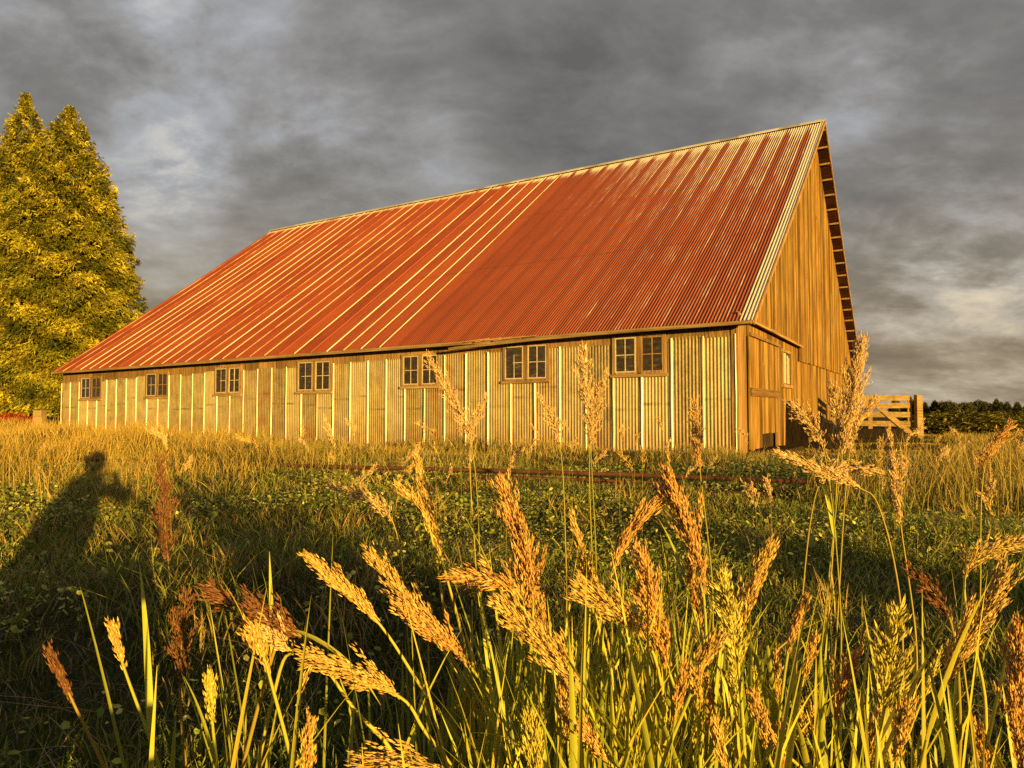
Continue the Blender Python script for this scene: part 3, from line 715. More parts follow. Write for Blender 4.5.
# far wood on the right
DC = ((.05, .06, .018), (.13, .125, .035))
far0 = None
fx = list(np.linspace(893, 1090, 30))
for i, px in enumerate(fx):
    px += random.uniform(-3, 3); Y = random.uniform(150, 185); H = topz(random.uniform(396, 405) + (px > 975) * 3, Y)
    if far0 is None or i in (7, 15):
        pr = ([0, .1, .4, .7, 1], [1.2, 1.7, 1.25, .6, .03]) if i != 7 else ([0, .2, .5, .8, 1], [2., 3.2, 3.4, 2.3, .2])
        far0 = empty('distant_tree', (0, 0, 0)); link_mesh('crown', bpy.data.meshes.new('crown'), *crown(6.0, pr, 700, .7, DC, 40 + i), M['needle'], far0)
        limbs(6.0, .12, 4, pr, i).build('trunk', M['bark'], far0); t = far0
    else:
        t = far0.copy(); COL.objects.link(t)
        for ch in far0.children: c = ch.copy(); COL.objects.link(c); c.parent = t
    p = at(px, 412, Y); s = H / 6.0; t.location = (p.x, p.y, 0); t.scale = (s * random.uniform(.8, 1.3),) * 2 + (s,); t.rotation_euler = (0, 0, random.uniform(0, 6))
    tag(t, 'small dark tree in the far wood right of the gate', 'tree', 'far trees along the horizon')
bush0 = None
for i, px in enumerate((925, 940, 958, 974, 990, 1006, 1022, 1045, 1070)):
    Y = random.uniform(27, 46); H = random.uniform(.55, .95)
    if bush0 is None:
        bush0 = empty('field_bush'); pr = ([0, .3, .6, .85, 1], [.6, 1.0, .95, .6, .1])
        link_mesh('crown', bpy.data.meshes.new('crown'), *crown(1.0, pr, 900, .16, ((.10, .11, .02), (.24, .21, .04)), 77), M['needle'], bush0); limbs(.7, .03, 6, pr, 4).build('trunk', M['bark'], bush0); t = bush0
    else:
        t = bush0.copy(); COL.objects.link(t)
        for ch in bush0.children: c = ch.copy(); COL.objects.link(c); c.parent = t
    p = at(px, 412, Y); t.location = (p.x, p.y, 0); t.scale = (H * 2.2, H * 2.2, H * 1.1); t.rotation_euler = (0, 0, random.uniform(0, 6))
    tag(t, 'low olive green bush in front of the far wood', 'bush', 'bushes before the far wood')
p = at(14, 412, 34); rs = tag(empty('red_shrub', (p.x, p.y, 0)), 'red leaved shrub under the evergreens at the left edge', 'shrub')
link_mesh('leaves', bpy.data.meshes.new('leaves'), *crown(.85, ([0, .3, .7, 1], [.7, 1.0, .8, .2]), 900, .13, ((.22, .02, .015), (.4, .045, .03)), 9), M['redleaf'], rs)
limbs(.8, .03, 8, ([0, .3, .7, 1], [.6, .9, .7, .2]), 3).build('stem', M['bark'], rs)


# ------------------------------------------------------------------ meadow: grass and ground cover nobody could count
def inside_barn(x, y, mgn=.08):
    lx = (x - BC.x) * math.cos(YAW) + (y - BC.y) * math.sin(YAW); ly = -(x - BC.x) * math.sin(YAW) + (y - BC.y) * math.cos(YAW)
    return (lx > -mgn) & (ly > -mgn) & (lx < 2 * HW + .1) & (ly < LEN + .1)
def fnoise(x, y, s, seed):
    r_ = np.random.default_rng(seed); v = 0
    for k in range(6):
        a = r_.uniform(0, 6.28); f = s * r_.uniform(.6, 1.7); v = v + np.sin((x * math.cos(a) + y * math.sin(a)) * f + r_.uniform(0, 6.28))
    return v / 6 ** .5 / 1.0
def blades(x, y, h, w, lean, cb_, ct_, r_, curl=1.0, z0=None):
    n = len(x); az = r_.uniform(0, 2 * np.pi, n); L = np.stack([np.cos(az), np.sin(az), np.zeros(n)], 1) * (lean * h)[:, None]
    yw = r_.uniform(0, 2 * np.pi, n); S = np.stack([np.cos(yw), np.sin(yw), np.zeros(n)], 1)
    zb = gz(x, y) - .01 if z0 is None else z0
    B = np.stack([x, y, zb], 1); out = []; cs = []
    for t, ww in ((0, .8), (.38, 1.0), (.72, .7)):
        c = B + L * t ** (1 + curl) + np.stack([0 * x, 0 * x, h * (t - .12 * t * t * lean)], 1); s_ = S * (w * ww * .5)[:, None]
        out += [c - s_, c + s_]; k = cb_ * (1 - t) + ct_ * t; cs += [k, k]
    out.append(B + L + np.stack([0 * x, 0 * x, h * (1 - .12 * lean)], 1)); cs.append(ct_)
    V = np.stack(out, 1).reshape(-1, 3); Cc = np.stack(cs, 1).reshape(-1, 3)
    b = (np.arange(n) * 7)[:, None]
    lo = np.concatenate([b + np.array([0, 1, 3, 2]), b + np.array([2, 3, 5, 4]), b + np.array([4, 5, 6])], 1).ravel()
    return V, lo, np.tile([4, 4, 3], n), Cc
def stuff(name, *args, mat='grass'): return tag(link_mesh(name, bpy.data.meshes.new(name), *args, M[mat]), kind='stuff')
def palette(r_, n, cols, jit=.25):
    c = np.array(cols)[r_.integers(0, len(cols), n)]; return c * r_.uniform(1 - jit, 1 + jit, n)[:, None]
def field(r_, n, y0, y1, pw=1.0, spread=.86):
    t = r_.uniform(0, 1, n); y = (y0 ** (pw) + t * (y1 ** pw - y0 ** pw)) ** (1 / pw); x = (y * spread + 1.7) * r_.uniform(-1, 1, n) + .4; return x, y

r_ = np.random.default_rng(21)
GREEN = [(.17, .235, .028), (.225, .27, .036), (.29, .29, .05), (.10, .145, .02)]
GOLD = [(.40, .29, .08), (.50, .36, .11), (.30, .25, .06), (.46, .30, .09), (.24, .22, .05)]
DRY = [(.34, .26, .13), (.42, .33, .18), (.26, .19, .09), (.38, .24, .12)]
# short turf
x, y = field(r_, 270000, .9, 13.5); k = ~inside_barn(x, y); x, y = x[k], y[k]
n = len(x); cl = fnoise(x, y, 2.2, 3)
h = (.05 + .065 * r_.uniform(0, 1, n) + .03 * np.clip(cl, -1, 2)) * np.clip(.8 + .03 * y, .8, 1.2); w = r_.uniform(.0035, .0075, n) * np.clip(y / 3.0, .8, 2.4)
cb_ = palette(r_, n, GREEN) * np.clip(.85 + .55 * fnoise(x, y, 1.4, 91), .30, 1.8)[:, None]; ct_ = cb_ * 1.1; dry = r_.uniform(0, 1, n) < (.08 + .035 * y); ct_[dry] = palette(r_, dry.sum(), DRY); cb_[dry] = ct_[dry] * .7
stuff('lawn_grass', *blades(x, y, h, w, r_.uniform(.1, 1.0, n), cb_, ct_, r_))
# tall golden meadow grass, deepest to the left and along the wall
x, y = field(r_, 250000, 5.2, 27, 1.0); k = ~inside_barn(x, y); x, y = x[k], y[k]
lx = (x - BC.x) * math.cos(YAW) + (y - BC.y) * math.sin(YAW)         # signed distance to the window wall (negative in front)
sx = x / y
left = np.clip((-.30 - sx) / .25, 0, 1); right = np.clip((sx - .36) / .10, 0, 1); cl = fnoise(x, y, 1.6, 8); cl2 = fnoise(x, y, .7, 5)
ystart = 8.2 - left * 2.0 - right * 2.2 + 1.0 * cl2 * (1 - .5 * left)
wgt = np.clip((y - ystart) / 2.8, 0, 1) * np.clip(.55 + .45 * cl + .5 * left + .25 * right, .05, 1)
bare = (np.abs(y - (8.45 - .32 * x)) < .75) & (sx > .1) & (sx < .46); wgt = np.where(bare, wgt * .15, wgt)   # worn strip by the rail
k = r_.uniform(0, 1, len(x)) < wgt; x, y, left, right, cl, sx, lx = x[k], y[k], left[k], right[k], cl[k], sx[k], lx[k]; n = len(x)
h = (.12 + .30 * r_.uniform(0, 1, n) ** 1.6 + .08 * cl) * (1 + .75 * left * np.clip((13 - y) / 3, .35, 1) + .6 * right * (y < 9.5)); h = np.where((sx > .37) & (sx < .62) & (y > 8.3), h * .34, h); h = h * np.clip(.85 + .42 * fnoise(x, y, 1.3, 44), .35, 1.6) * np.where((y > 11) & (sx > .33), .62, 1); h = np.where((lx > -2.5) & (left < .3), h * .72, h); h = np.clip(h, .05, .75)
green = fnoise(x, y, 1.15, 71) + r_.normal(0, .5, n) > .75 + .9 * left
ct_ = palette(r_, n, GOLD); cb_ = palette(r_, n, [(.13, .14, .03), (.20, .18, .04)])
mixl = np.clip(left + r_.uniform(-.3, .3, n), 0, 1)[:, None]; ct_[green] = palette(r_, green.sum(), [(.15, .18, .035), (.20, .21, .04), (.12, .14, .03)]); cb_[green] = ct_[green] * .7
ct_ = ct_ * (1 - mixl) + palette(r_, n, [(.52, .36, .08), (.46, .35, .07), (.56, .36, .09)]) * mixl
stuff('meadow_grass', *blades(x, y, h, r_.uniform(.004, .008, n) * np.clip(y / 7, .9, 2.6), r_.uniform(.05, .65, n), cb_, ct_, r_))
# rough tufts standing out of the turf
tx, ty = field(r_, 820, 2.2, 10.5); tn = r_.integers(8, 34, 820); th = r_.uniform(.11, .27, 820); tg = r_.uniform(0, 1, 820)
x = np.repeat(tx, tn) + r_.normal(0, .06, tn.sum()); y = np.repeat(ty, tn) + r_.normal(0, .06, tn.sum()); h = np.repeat(th, tn) * r_.uniform(.5, 1.15, tn.sum()); gq = np.repeat(tg, tn)[:, None]
k = ~inside_barn(x, y); x, y, h, gq = x[k], y[k], h[k], gq[k]; n = len(x); c = palette(r_, n, [(.16, .20, .035), (.22, .23, .04)]) * (gq > .4) + palette(r_, n, GOLD) * (gq <= .4)
stuff('turf_grass', *blades(x, y, h, r_.uniform(.005, .009, n) * np.clip(y / 5, .8, 1.6), r_.uniform(.15, .9, n), c * .75, c, r_))
# fallen straw
x, y = field(r_, 9000, 1.2, 12); k = ~inside_barn(x, y); x, y = x[k], y[k]; n = len(x); c = palette(r_, n, DRY)
stuff('straw', *blades(x, y, r_.uniform(.05, .16, n), r_.uniform(.002, .004, n) * np.clip(y / 4, .8, 2), r_.uniform(1.5, 4.0, n), c * .8, c, r_, .3))
# clover and small broad leaves
def leaves(x, y, h, s, cols, r_):
    n = len(x); yw = r_.uniform(0, 6.28, n); tl = r_.normal(.45, .4, n)
    a = np.stack([np.cos(yw) * np.cos(tl), np.sin(yw) * np.cos(tl), np.sin(tl)], 1); b_ = np.stack([-np.sin(yw), np.cos(yw), r_.normal(0, .25, n)], 1)
    c = np.stack([x, y, gz(x, y) + h], 1); S = s[:, None]
    V = np.stack([c - a * S * .5, c - a * S * .1 + b_ * S * .42, c + a * S * .4 + b_ * S * .30, c + a * S * .55 - [0, 0, .004], c + a * S * .4 - b_ * S * .30, c - a * S * .1 - b_ * S * .42], 1).reshape(-1, 3)
    return V, np.arange(len(V)), np.full(n, 6), np.repeat(palette(r_, n, cols, .3), 6, 0)
x, y = field(r_, 92000, 1.5, 11); k = ~inside_barn(x, y) & (fnoise(x, y, 1.9, 31) > -.15) & (r_.uniform(0, 1, len(x)) < np.clip((y - 1.8) / 3, .10, 1)); x, y = x[k], y[k]; n = len(x)
stuff('clover', *leaves(x, y, r_.uniform(.03, .13, n), r_.uniform(.014, .034, n) * np.clip(y / 5, .8, 1.6), [(.22, .29, .04), (.36, .39, .07), (.16, .21, .03), (.56, .52, .16)], r_))
# dock and plantain leaves in loose rosettes
tx, ty = field(r_, 330, 3.4, 10.5); tn = r_.integers(6, 16, 330)
x = np.repeat(tx, tn) + r_.normal(0, .07, tn.sum()); y = np.repeat(ty, tn) + r_.normal(0, .07, tn.sum()); k = ~inside_barn(x, y); x, y = x[k], y[k]; n = len(x)
stuff('weeds', *leaves(x, y, r_.uniform(.03, .13, n), r_.uniform(.02, .048, n), [(.15, .20, .03), (.20, .24, .045), (.11, .16, .025), (.26, .27, .06)], r_))
# the thicket of blades the near stalks grow out of
nb_ = 1150; px_ = np.concatenate([r_.normal(600, 95, 900), r_.normal(880, 75, 180), r_.normal(205, 45, 70)]); y = r_.uniform(.95, 1.75, nb_); x = (px_ - 512) / F * y
h = r_.uniform(.16, .46, nb_) * np.where(px_ < 330, .75, 1) * np.exp(-((px_ - 600) / 420) ** 2); c = palette(r_, nb_, [(.44, .44, .05), (.34, .38, .045), (.50, .44, .06), (.24, .28, .035)], .25)
stuff('thicket_grass', *blades(x, y, h, r_.uniform(.005, .0105, nb_), r_.uniform(.02, .35, nb_), c * .8, c, r_), mat='stem')
# the same meadow behind the photographer: it is what keeps the near turf in shade
n = 60000; x = r_.uniform(-6, 14, n); y = r_.uniform(-13, -.9, n)
cl = fnoise(x, y, 1.1, 13)
# distance measured across the sun's direction
acr = x * math.cos(R(SUN_AZ)) + y * math.sin(R(SUN_AZ))
h_ = 0; k = (np.hypot(x - .0, y + .5) > .75); gap = np.exp(-((acr + .95) / .22) ** 2) + np.exp(-((acr - .25) / .10) ** 2) * .6
st = np.sin(acr * 2.1 + .6) * .5 + np.sin(acr * 4.7 + 2) * .35
h = (.21 + .10 * r_.uniform(0, 1, n) + .05 * np.clip(cl, -1.2, 1.5) + .13 * st) * (1 - .6 * gap)
x, y, h = x[k], y[k], h[k]
for a0, a1, hh, m_ in ((3.0, 3.4, .55, 2600), (-1.9, -1.45, .46, 2600)):   # taller clumps, by where they stand across the sun's direction
    ac = r_.normal((a0 + a1) / 2, (a1 - a0) / 3.2, m_); sd = r_.uniform(1.2, 1.9, m_)
    x = np.concatenate([x, ac * math.cos(R(SUN_AZ)) + sd * math.sin(R(SUN_AZ))]); y = np.concatenate([y, ac * math.sin(R(SUN_AZ)) - sd * math.cos(R(SUN_AZ))]); h = np.concatenate([h, hh * r_.uniform(.55, 1.12, m_)])
n = len(x)
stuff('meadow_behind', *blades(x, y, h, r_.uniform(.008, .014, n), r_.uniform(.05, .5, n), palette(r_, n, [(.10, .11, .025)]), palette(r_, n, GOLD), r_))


# ------------------------------------------------------------------ seeding grass stalks, each one a thing
def catmull(P_, n):
    P_ = [Vector(p) for p in P_]; P_ = [P_[0] * 2 - P_[1]] + P_ + [P_[-1] * 2 - P_[-2]]; out = []
    m = len(P_) - 3
    for i in range(n + 1):
        t = i / n * m; k = min(int(t), m - 1); t -= k; a, b, c, d = P_[k:k + 4]
        out.append(.5 * ((2 * b) + (c - a) * t + (2 * a - 5 * b + 4 * c - d) * t * t + (3 * b - a - 3 * c + d) * t ** 3))
    return out


OCT = np.array([(0, 0, 0), (.25, 0, .38), (0, .20, .38), (-.25, 0, .38), (0, -.20, .38), (0, 0, 1.0)])
OCF = np.array([(0, 2, 1), (0, 3, 2), (0, 4, 3), (0, 1, 4), (5, 1, 2), (5, 2, 3), (5, 3, 4), (5, 4, 1)])


def panicle(axis, width, openness, cols, r_, gl=.0068, dens=1.0, side=None):
    """a seed head: short branches along the axis, every branch set with husks"""
    axis = np.array([tuple(p) for p in axis]); seg = np.diff(axis, axis=0); L = np.linalg.norm(seg, axis=1).sum()
    nb = max(14, int(L / .0019 * dens)); gl = gl * 1.5; nlob = max(3, round(L / .020)); lph = r_.uniform(0, 6.28); width = width * 1.55; pos, dirs, sz = [], [], []
    for i in range(nb):
        s = (i + r_.uniform(0, 1)) / nb; f = s * (len(axis) - 1); k = min(int(f), len(axis) - 2); p = axis[k] + (axis[k + 1] - axis[k]) * (f - k); d = seg[k] / np.linalg.norm(seg[k])
        env = (min(1, s / .18) ** .6) * (1 - s) ** .55 * .92 + .14
        lob = .72 + .42 * math.sin(s * nlob * 6.28 + lph + 1.3 * math.sin(s * 9 + lph))
        bl = width * env * r_.uniform(.45, 1.1) * lob
        q_ = r_.normal(0, 1, 3); q_ -= d * q_.dot(d); q_ /= np.linalg.norm(q_)
        if side is not None: q_ = q_ + np.array(side) * .9; q_ /= np.linalg.norm(q_)
        ang = openness * r_.uniform(.55, 1.2); bd_ = d * math.cos(ang) + q_ * math.sin(ang)
        blen = bl / max(math.sin(ang), .28)
        m = max(3, int(blen / (gl * .21)))
        for j in range(m):
            t = (j + .5) / m
            if t < .25 and openness > .5 and r_.uniform() < .6: continue
            pos.append(p + bd_ * blen * t + r_.normal(0, gl * .22, 3)); dd = bd_ * .75 + d * .65 + r_.normal(0, .16, 3); dirs.append(dd / np.linalg.norm(dd)); sz.append(gl * r_.uniform(.75, 1.3))
    pos, dirs, sz = np.array(pos), np.array(dirs), np.array(sz); n = len(pos)
    a = np.cross(dirs, r_.normal(0, 1, (n, 3))); a /= np.linalg.norm(a, axis=1)[:, None]; b = np.cross(dirs, a)
    V = pos[:, None, :] + sz[:, None, None] * (OCT[None, :, 0:1] * .5 * a[:, None] + OCT[None, :, 1:2] * .5 * b[:, None] + OCT[None, :, 2:3] * dirs[:, None])
    Fs = (np.arange(n) * 6)[:, None, None] + OCF[None]
    c = palette(r_, n, cols, .28)
    return V.reshape(-1, 3), Fs.ravel(), np.full(n * 8, 3), np.repeat(c, 6, 0)


def leafblade(b, p0, d0, L, w, droop, r_, c0, c1):
    p = Vector(p0); d = Vector(d0).normalized(); sd = d.cross(Vector((0, 0, 1)));
    if sd.length < .2: sd = Vector((r_.uniform(-1, 1), r_.uniform(-1, 1), 0))
    sd.normalize(); V = []; C = []; N = 8
    for i in range(N + 1):
        t = i / N; ww = w * min(1, .45 + 3.5 * t) * (1 - t ** 2.2) * .5 + .0002
        nrm = sd.cross(d).normalized()
        V += [tuple(p - sd * ww), tuple(p - nrm * ww * .45), tuple(p + sd * ww)]; c = np.array(c0) * (1 - t) + np.array(c1) * t; C += [c, c * .9, c]
        p = p + d * (L / N); d = (d + Vector((0, 0, -droop / N)) * (1 + t)).normalized()
    b.add(V, [(i * 3 + j, i * 3 + j + 1, (i + 1) * 3 + j + 1, (i + 1) * 3 + j) for i in range(N) for j in range(2)], 0, np.array(C))


STEMC = [(.42, .41, .050), (.34, .37, .045), (.48, .42, .06)]
HEADS = {'gold': [(.58, .40, .11), (.50, .33, .085), (.64, .48, .17), (.40, .25, .06)],
         'orange': [(.56, .33, .10), (.52, .30, .09), (.64, .43, .16), (.40, .20, .06)],
         'yellow': [(.56, .48, .09), (.48, .42, .07), (.64, .56, .16), (.38, .34, .05)],
         'pale': [(.62, .46, .21), (.68, .53, .29), (.52, .36, .15), (.56, .34, .17)],
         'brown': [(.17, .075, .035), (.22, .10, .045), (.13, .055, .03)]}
r2 = np.random.default_rng(99)


def stalk(tip, base, bottom, Y, width, openness, tone, label, group='tall seeding grass stalks', mid=None, Yt=None, r=.0040, leaf=1, dens=1.0, gl=.0068, side=None, name='seed_stalk'):
    """tip, base of the head and lowest visible point of the stem, as photo pixels at about Y metres"""
    Yt = Yt or Y - .02
    B = at(*bottom, Y + .03); T = at(*tip, Yt); H_ = at(*base, Y)
    mids = [at(*m, Y + .01) for m in (mid or [])]
    foot = Vector((B.x + (B.x - H_.x) * .15, B.y + .03, float(gz(B.x, B.y))))
    if B.z < .10: foot = Vector((B.x, B.y, float(gz(B.x, B.y)) - .01))
    path = [foot] + ([B] if B.z > .10 else []) + mids + [H_]
    o0 = Vector((foot.x, foot.y, foot.z)); t = tag(empty(name, o0), label, 'grass stalk', group, kind='thing')
    r_w = r * (Y / 1.3) ** .3 * (.6 if Y > 1.75 else 1)
    full = catmull([p - o0 for p in path + [T]], 26)
    nst = 26 * (len(path) - 1) // len(path); stem = full[:nst + 1]; ax = full[nst:]
    bend = (T - H_).cross(Vector((0, 1, 0))).normalized() * (.06 * (T - H_).length) if False else None
    b = MB(); c = np.array(STEMC[r2.integers(0, 3)]) * r2.uniform(.8, 1.15); cs = np.array([c * (1 - .0 * i) for i in range(len(full))])
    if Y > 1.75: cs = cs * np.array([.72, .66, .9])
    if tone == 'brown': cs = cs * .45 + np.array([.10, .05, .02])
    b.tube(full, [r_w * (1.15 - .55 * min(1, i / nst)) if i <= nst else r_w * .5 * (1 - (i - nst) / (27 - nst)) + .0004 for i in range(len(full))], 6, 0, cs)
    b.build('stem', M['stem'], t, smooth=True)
    link_mesh('seed_head', bpy.data.meshes.new('seed_head'), *panicle(ax, width, openness, HEADS[tone], r2, gl, dens, side), M['seed'], t)
    for q_ in range(leaf):
        k = int(nst * r2.uniform(.25, .9)); p = stem[k]; d = (stem[min(k + 1, nst)] - stem[k]).normalized() + Vector((r2.normal(0, .30), r2.normal(0, .18), r2.uniform(0, .25)))
        lb = MB(); leafblade(lb, p, d, r2.uniform(.14, .34), r2.uniform(.008, .014), r2.uniform(.1, .9), r2, c, c * r2.uniform(.9, 1.3)); lb.build('leaf', M['stem'], t, smooth=True)
    return t

# the stalks one can single out
stalk((312, 560), (376, 620), (475, 768), 1.30, .016, .30, 'gold', 'slim golden head leaning far left on a long bare stem above a second drooping one', mid=[(420, 685)], leaf=1)
stalk((306, 655), (396, 694), (462, 790), 1.15, .020, .42, 'gold', 'arched golden head drooping left, below the slim leaning one', mid=[(424, 730)], leaf=0)
stalk((300, 690), (318, 662), (398, 765), 1.2, .004, .2, 'gold', 'bare stem with a tiny head just under the arched head', mid=[(355, 710)], leaf=0, dens=.5)
stalk((366, 768), (446, 772), (500, 830), 1.02, .018, .40, 'gold', 'golden head lying almost flat at the bottom edge', leaf=0)
stalk((404, 606), (468, 664), (560, 800), 1.22, .020, .38, 'orange', 'orange head leaning left between the arched head and the centre clump', leaf=1)
stalk((372, 556), (446, 655), (540, 800), 1.35, .020, .50, 'gold', 'golden head with a loose top left of the centre clump', leaf=1)
stalk((416, 458), (441, 556), (468, 668), 1.45, .011, .30, 'gold', 'tall slim golden head rising to the rusty rail left of centre', leaf=0)
stalk((398, 484), (430, 530), (455, 700), 1.43, .008, .25, 'gold', 'short slim head leaning against the tall slim one left of centre', leaf=0)
stalk((504, 484), (533, 600), (516, 768), 1.18, .022, .42, 'orange', 'thick orange head rising at the centre of the clump', leaf=2)
stalk((456, 575), (524, 606), (500, 790), 1.15, .026, .70, 'orange', 'tufted orange head spreading left under the thick centre head', leaf=1)
stalk((522, 560), (548, 660), (590, 790), 1.22, .020, .45, 'orange', 'second orange head right below the thick centre head', leaf=1)
stalk((500, 600), (580, 690), (612, 790), 1.05, .024, .50, 'gold', 'heavy golden head bowing left in the lower centre', leaf=1)
stalk((572, 516), (600, 606), (640, 780), 1.30, .012, .40, 'gold', 'slim head left of the crossing pair', mid=[(580, 560)], leaf=1)
stalk((666, 488), (612, 572), (588, 780), 1.22, .015, .28, 'orange', 'orange head leaning right, left one of the crossing pair', leaf=1)
stalk((666, 472), (703, 590), (706, 790), 1.20, .020, .42, 'orange', 'tall orange head leaning left, right one of the crossing pair', leaf=1)
stalk((636, 548), (668, 668), (710, 790), 1.12, .022, .46, 'orange', 'thick orange head below the crossing pair', leaf=1)
stalk((580, 585), (652, 650), (672, 800), 1.12, .022, .55, 'gold', 'golden tufted head leaning left below the crossing pair', leaf=1)
stalk((690, 560), (700, 650), (702, 800), 1.25, .010, .4, 'orange', 'thin orange head just right of the thick one below the crossing pair', leaf=0)
stalk((722, 574), (738, 664), (746, 800), 1.05, .020, .80, 'yellow', 'open yellow head with spread husks right of the crossing pair', leaf=2, gl=.0085)
stalk((771, 546), (742, 630), (735, 790), 1.15, .013, .30, 'gold', 'slim head leaning right beside the open yellow head', leaf=1)
stalk((806, 600), (788, 652), (770, 800), 1.25, .008, .25, 'orange', 'slim rusty head standing free right of the open yellow head', leaf=1)
stalk((897, 612), (884, 708), (872, 800), 1.05, .020, .75, 'yellow', 'bushy yellow head with plump husks in the lower right', leaf=1, gl=.0095, dens=1.2)
stalk((1004, 578), (944, 684), (915, 800), 1.08, .021, .45, 'gold', 'broad golden head with long combed branches at the right', leaf=1, dens=1.25)
stalk((852, 662), (836, 722), (846, 800), 1.12, .013, .25, 'orange', 'upright rusty head left of the bushy yellow head', leaf=0)
stalk((905, 708), (896, 764), (893, 820), 1.02, .012, .25, 'gold', 'low golden head between the bushy and the broad head', leaf=0)
stalk((1016, 630), (1022, 775), (1020, 850), 1.0, .018, .30, 'orange', 'tall rusty head at the lower right corner', leaf=0)
stalk((980, 730), (986, 790), (984, 850), 1.05, .009, .25, 'orange', 'small rusty spike left of the lower right corner head', leaf=0)
stalk((112, 626), (124, 668), (166, 790), 1.20, .008, .25, 'gold', 'single short golden head on a broad stem in the lower left', leaf=2)
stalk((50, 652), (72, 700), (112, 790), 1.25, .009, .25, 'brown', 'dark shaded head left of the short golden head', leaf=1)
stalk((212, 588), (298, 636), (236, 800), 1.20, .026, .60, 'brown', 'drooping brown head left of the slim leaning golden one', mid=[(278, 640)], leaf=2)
stalk((256, 628), (292, 652), (250, 810), 1.18, .018, .70, 'pale', 'frayed pale head hanging just below the drooping brown one', mid=[(280, 670)], leaf=1)
stalk((863, 342), (843, 450), (822, 640), 2.1, .030, .55, 'pale', 'tall pale plume in front of the gate', leaf=1, dens=1.5)
stalk((832, 384), (838, 450), (826, 650), 2.12, .018, .65, 'pale', 'shorter plume close left of the tall pale plume', leaf=0)
stalk((876, 398), (850, 450), (836, 640), 2.12, .018, .65, 'pale', 'shorter plume leaning right of the tall pale plume', leaf=0)
stalk((776, 452), (856, 486), (900, 600), 1.9, .016, .5, 'pale', 'pale head lying almost level below the barn door', mid=[(880, 510)], leaf=0)
stalk((872, 470), (820, 482), (800, 620), 2.0, .018, .55, 'pale', 'level pale head under the gate', leaf=0)
stalk((792, 404), (824, 452), (840, 600), 2.0, .026, .85, 'pale', 'nodding pale head over the black heap', leaf=1)
stalk((428, 356), (470, 440), (480, 560), 2.6, .030, .75, 'pale', 'loose plume in front of the third window from the right', leaf=0, dens=.7)
stalk((486, 396), (470, 446), (476, 570), 2.6, .020, .75, 'pale', 'small loose plume right of the third window from the right', leaf=0, dens=.6)
stalk((582, 345), (590, 440), (596, 560), 2.5, .036, .70, 'pale', 'tall loose plume between the two right windows', leaf=0, dens=.8)
stalk((606, 372), (590, 446), (592, 560), 2.5, .024, .75, 'pale', 'shorter loose plume leaning right between the two right windows', leaf=0, dens=.7)
stalk((540, 396), (560, 446), (566, 560), 2.6, .026, .80, 'pale', 'low loose plume under the second window from the right', leaf=0, dens=.7)
stalk((694, 402), (700, 470), (712, 580), 2.4, .024, .70, 'orange', 'rusty plume standing near the barn corner', leaf=0, dens=.8)
stalk((334, 486), (392, 520), (408, 640), 1.9, .022, .80, 'pale', 'drooping pale head beside the tall slim golden head', leaf=0, dens=.8)
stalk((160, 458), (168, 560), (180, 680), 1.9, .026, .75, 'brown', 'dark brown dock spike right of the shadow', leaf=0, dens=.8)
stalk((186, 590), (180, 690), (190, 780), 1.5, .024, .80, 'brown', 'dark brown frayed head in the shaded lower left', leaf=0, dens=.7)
stalk((888, 428), (900, 520), (916, 640), 1.9, .010, .4, 'pale', 'thin curved head right of the gate post', leaf=1)
stalk((1012, 424), (984, 470), (980, 600), 2.1, .026, .8, 'orange', 'rusty open head at the right edge below the far wood', leaf=0)
stalk((1022, 540), (965, 576), (985, 700), 1.5, .024, .7, 'gold', 'golden head nodding left at the right edge', leaf=0)
stalk((910, 570), (950, 620), (960, 720), 1.4, .018, .7, 'brown', 'brown frayed head above the broad golden head', leaf=0)

# the rest of the near clump, and the loose stalks farther off: nothing tells these apart
NEAR = 'slender seeding grass stalk in the dense foreground clump at the bottom'
for i in range(34):
    if i < 25: bx = r2.uniform(480, 860)
    elif i < 29: bx = r2.uniform(120, 300)
    else: bx = r2.uniform(860, 1020)
    Y = r2.uniform(.95, 1.6); topy = r2.uniform(630, 735); ln = r2.normal(0, 22); L = r2.uniform(35, 75)
    stalk((bx + ln * 1.6, topy), (bx + ln, topy + L), (bx - ln * .3, 810), Y, r2.uniform(.006, .012), r2.uniform(.22, .4), str(r2.choice(['gold', 'orange', 'gold', 'yellow'])), NEAR, 'filler stalks of the near clump', leaf=2 if i % 2 else 1)
FARL = 'loose seeding grass stalk out in the meadow before the barn'
for i in range(66):
    Y = r2.uniform(3.4, 7.5); px = r2.uniform(330, 1020) if i < 60 else r2.uniform(0, 330)
    if 720 < px < 800 and r2.uniform() < .7: px = r2.uniform(860, 1020)
    zt = r2.uniform(.42, .78); py = YH + (CAMZ - zt) * F / Y; ln = r2.normal(0, 55 / Y); L = .13 * F / Y
    pyb = YH + CAMZ * F / Y
    stalk((px + ln, py), (px + ln * .3, py + L), (px, pyb), Y, r2.uniform(.014, .034), r2.uniform(.4, .8), str(r2.choice(['pale', 'gold', 'pale'])), FARL, 'loose stalks in the meadow', leaf=0, dens=.3, gl=.012, r=.0012)
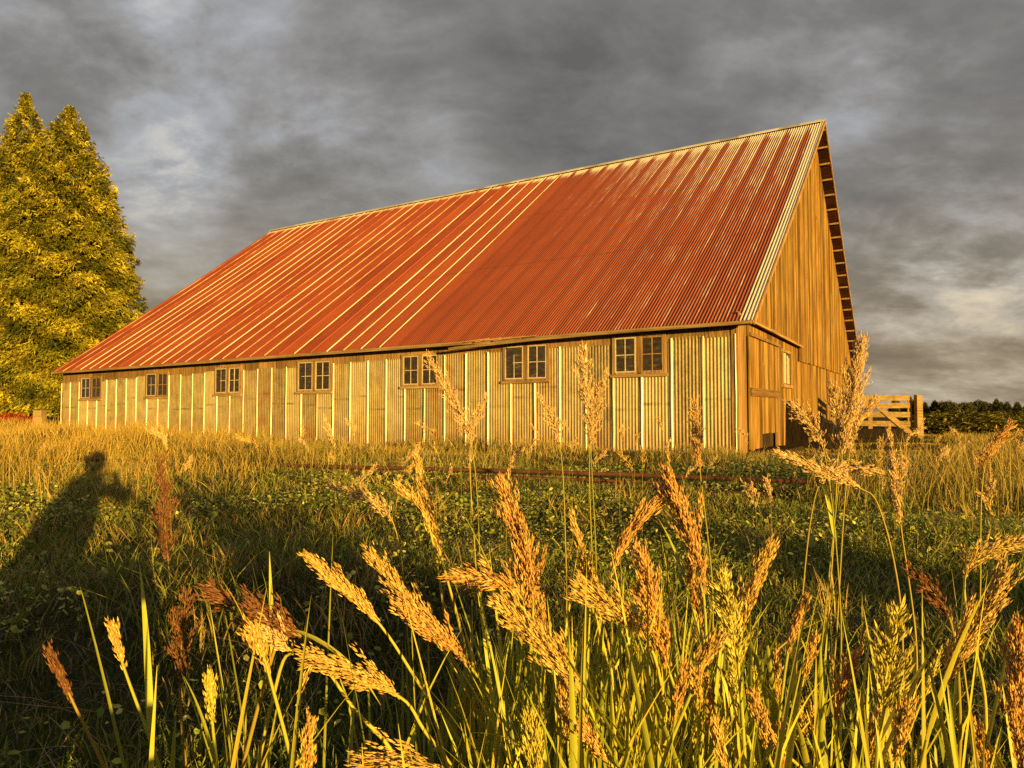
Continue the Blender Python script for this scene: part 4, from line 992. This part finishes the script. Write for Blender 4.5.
# broad leaves standing in the near clump
LV = 'long yellow green blade of grass standing in the near clump'
for i in range(170):
    bx = r2.normal(610, 105) if i < 140 else (r2.uniform(130, 270) if i < 152 else r2.uniform(840, 1000)); Y = r2.uniform(.9, 1.5)
    p = at(bx, 768, Y); b = MB(); c = np.array(STEMC[r2.integers(0, 3)]) * r2.uniform(.7, 1.1)
    leafblade(b, (0, 0, 0), (r2.normal(0, .22), r2.normal(0, .15), 1), r2.uniform(.32, .62), r2.uniform(.007, .013), r2.uniform(0, .5), r2, c * .8, c * 1.1)
    o = b.build('leaf_blade', M['stem'], smooth=True); o.location = (p.x, p.y, float(gz(p.x, p.y)) - .01); tag(o, LV, 'grass blade', 'blades of the near clump', kind='thing')


# ------------------------------------------------------------------ the photographer, crouching right behind the camera (seen only by the shadow)
def skin_body(name, nodes, edges, mat, parent, sub=2):
    me = bpy.data.meshes.new(name); me.from_pydata([n[0] for n in nodes], edges, []); o = bpy.data.objects.new(name, me); COL.objects.link(o); o.parent = parent
    o.modifiers.new('skin', 'SKIN').use_smooth_shade = True
    s = o.modifiers.new('sub', 'SUBSURF'); s.levels = sub; s.render_levels = sub
    for i, n in enumerate(nodes): me.skin_vertices[0].data[i].radius = (n[1], n[1]); me.skin_vertices[0].data[i].use_root = (i == 0)
    me.materials.append(mat); return o
ps = tag(empty('person', (-0.05, -.45, 0)), 'crouching person in dark clothes holding a phone, seen as the shadow at left', 'person')
N = [((0, -.12, .30), .19), ((0, -.07, .50), .165), ((0, -.02, .70), .125), ((0, .01, .84), .085), ((0, .04, .93), .095), ((0, .05, 1.02), .125), ((0, .045, 1.12), .075),
     ((-.13, -.02, .73), .065), ((-.20, .08, .54), .055), ((-.07, .36, .76), .035), ((.13, -.02, .73), .065), ((.31, .08, .64), .055), ((.07, .36, .76), .035),
     ((-.12, -.10, .27), .11), ((-.24, .28, .40), .085), ((-.22, -.02, .09), .055), ((-.24, .14, .045), .05), ((.12, -.10, .27), .11), ((.24, .28, .40), .085), ((.22, -.02, .09), .055), ((.24, .14, .045), .05)]
E_ = [(0, 1), (1, 2), (2, 3), (3, 4), (4, 5), (5, 6), (2, 7), (7, 8), (8, 9), (2, 10), (10, 11), (11, 12), (0, 13), (13, 14), (14, 15), (15, 16), (0, 17), (17, 18), (18, 19), (19, 20)]
for sg, wr in ((-1, 9), (1, 12)):                 # palms and fingers round the phone
    pi = len(N); N.append(((sg * .062, .40, .80), .024)); E_.append((wr, pi))
    for f in range(4):
        a = len(N); z_ = .775 + f * .022
        N += [((sg * .058, .425, z_), .009), ((sg * .045, .446, z_ + .004), .008), ((sg * .020, .447, z_ + .006), .007)]; E_ += [(pi, a), (a, a + 1), (a + 1, a + 2)]
    a = len(N); N += [((sg * .050, .395, .825), .010), ((sg * .022, .392, .845), .008)]; E_ += [(pi, a), (a, a + 1)]
skin_body('body', N, E_, M['cloth'], ps)
bmh = bmesh.new(); bmesh.ops.create_icosphere(bmh, subdivisions=4, radius=1.0)
for v_ in bmh.verts:
    c_ = v_.co; k_ = 1 + .03 * math.sin(9 * c_.x + 5 * c_.z) + .02 * math.sin(17 * c_.y + 3 * c_.z); low = max(0.0, -c_.z)
    v_.co = Vector((c_.x * .122 * k_ * (1 - .12 * low), c_.y * .118 * k_ - .03, c_.z * .150 * k_ + 1.06))
hm = bpy.data.meshes.new('hair'); bmh.to_mesh(hm); bmh.free(); hm.materials.append(M['hair']); ho = bpy.data.objects.new('hair', hm); COL.objects.link(ho); ho.parent = ps
pm = MB(); pm.box((-.038, -.004, -.075), (.038, .004, .075)); pho = pm.build('phone', M['phone']); pho.location = (0, -.035, .84); tag(pho, 'dark phone held by the crouching person', 'phone')
pm = MB(); pm.box((-.03, .0045, .035), (-.005, .0075, .065)); pm.build('lens', M['glass'], pho)
ps.scale = (1.12, 1.0, 1.09)
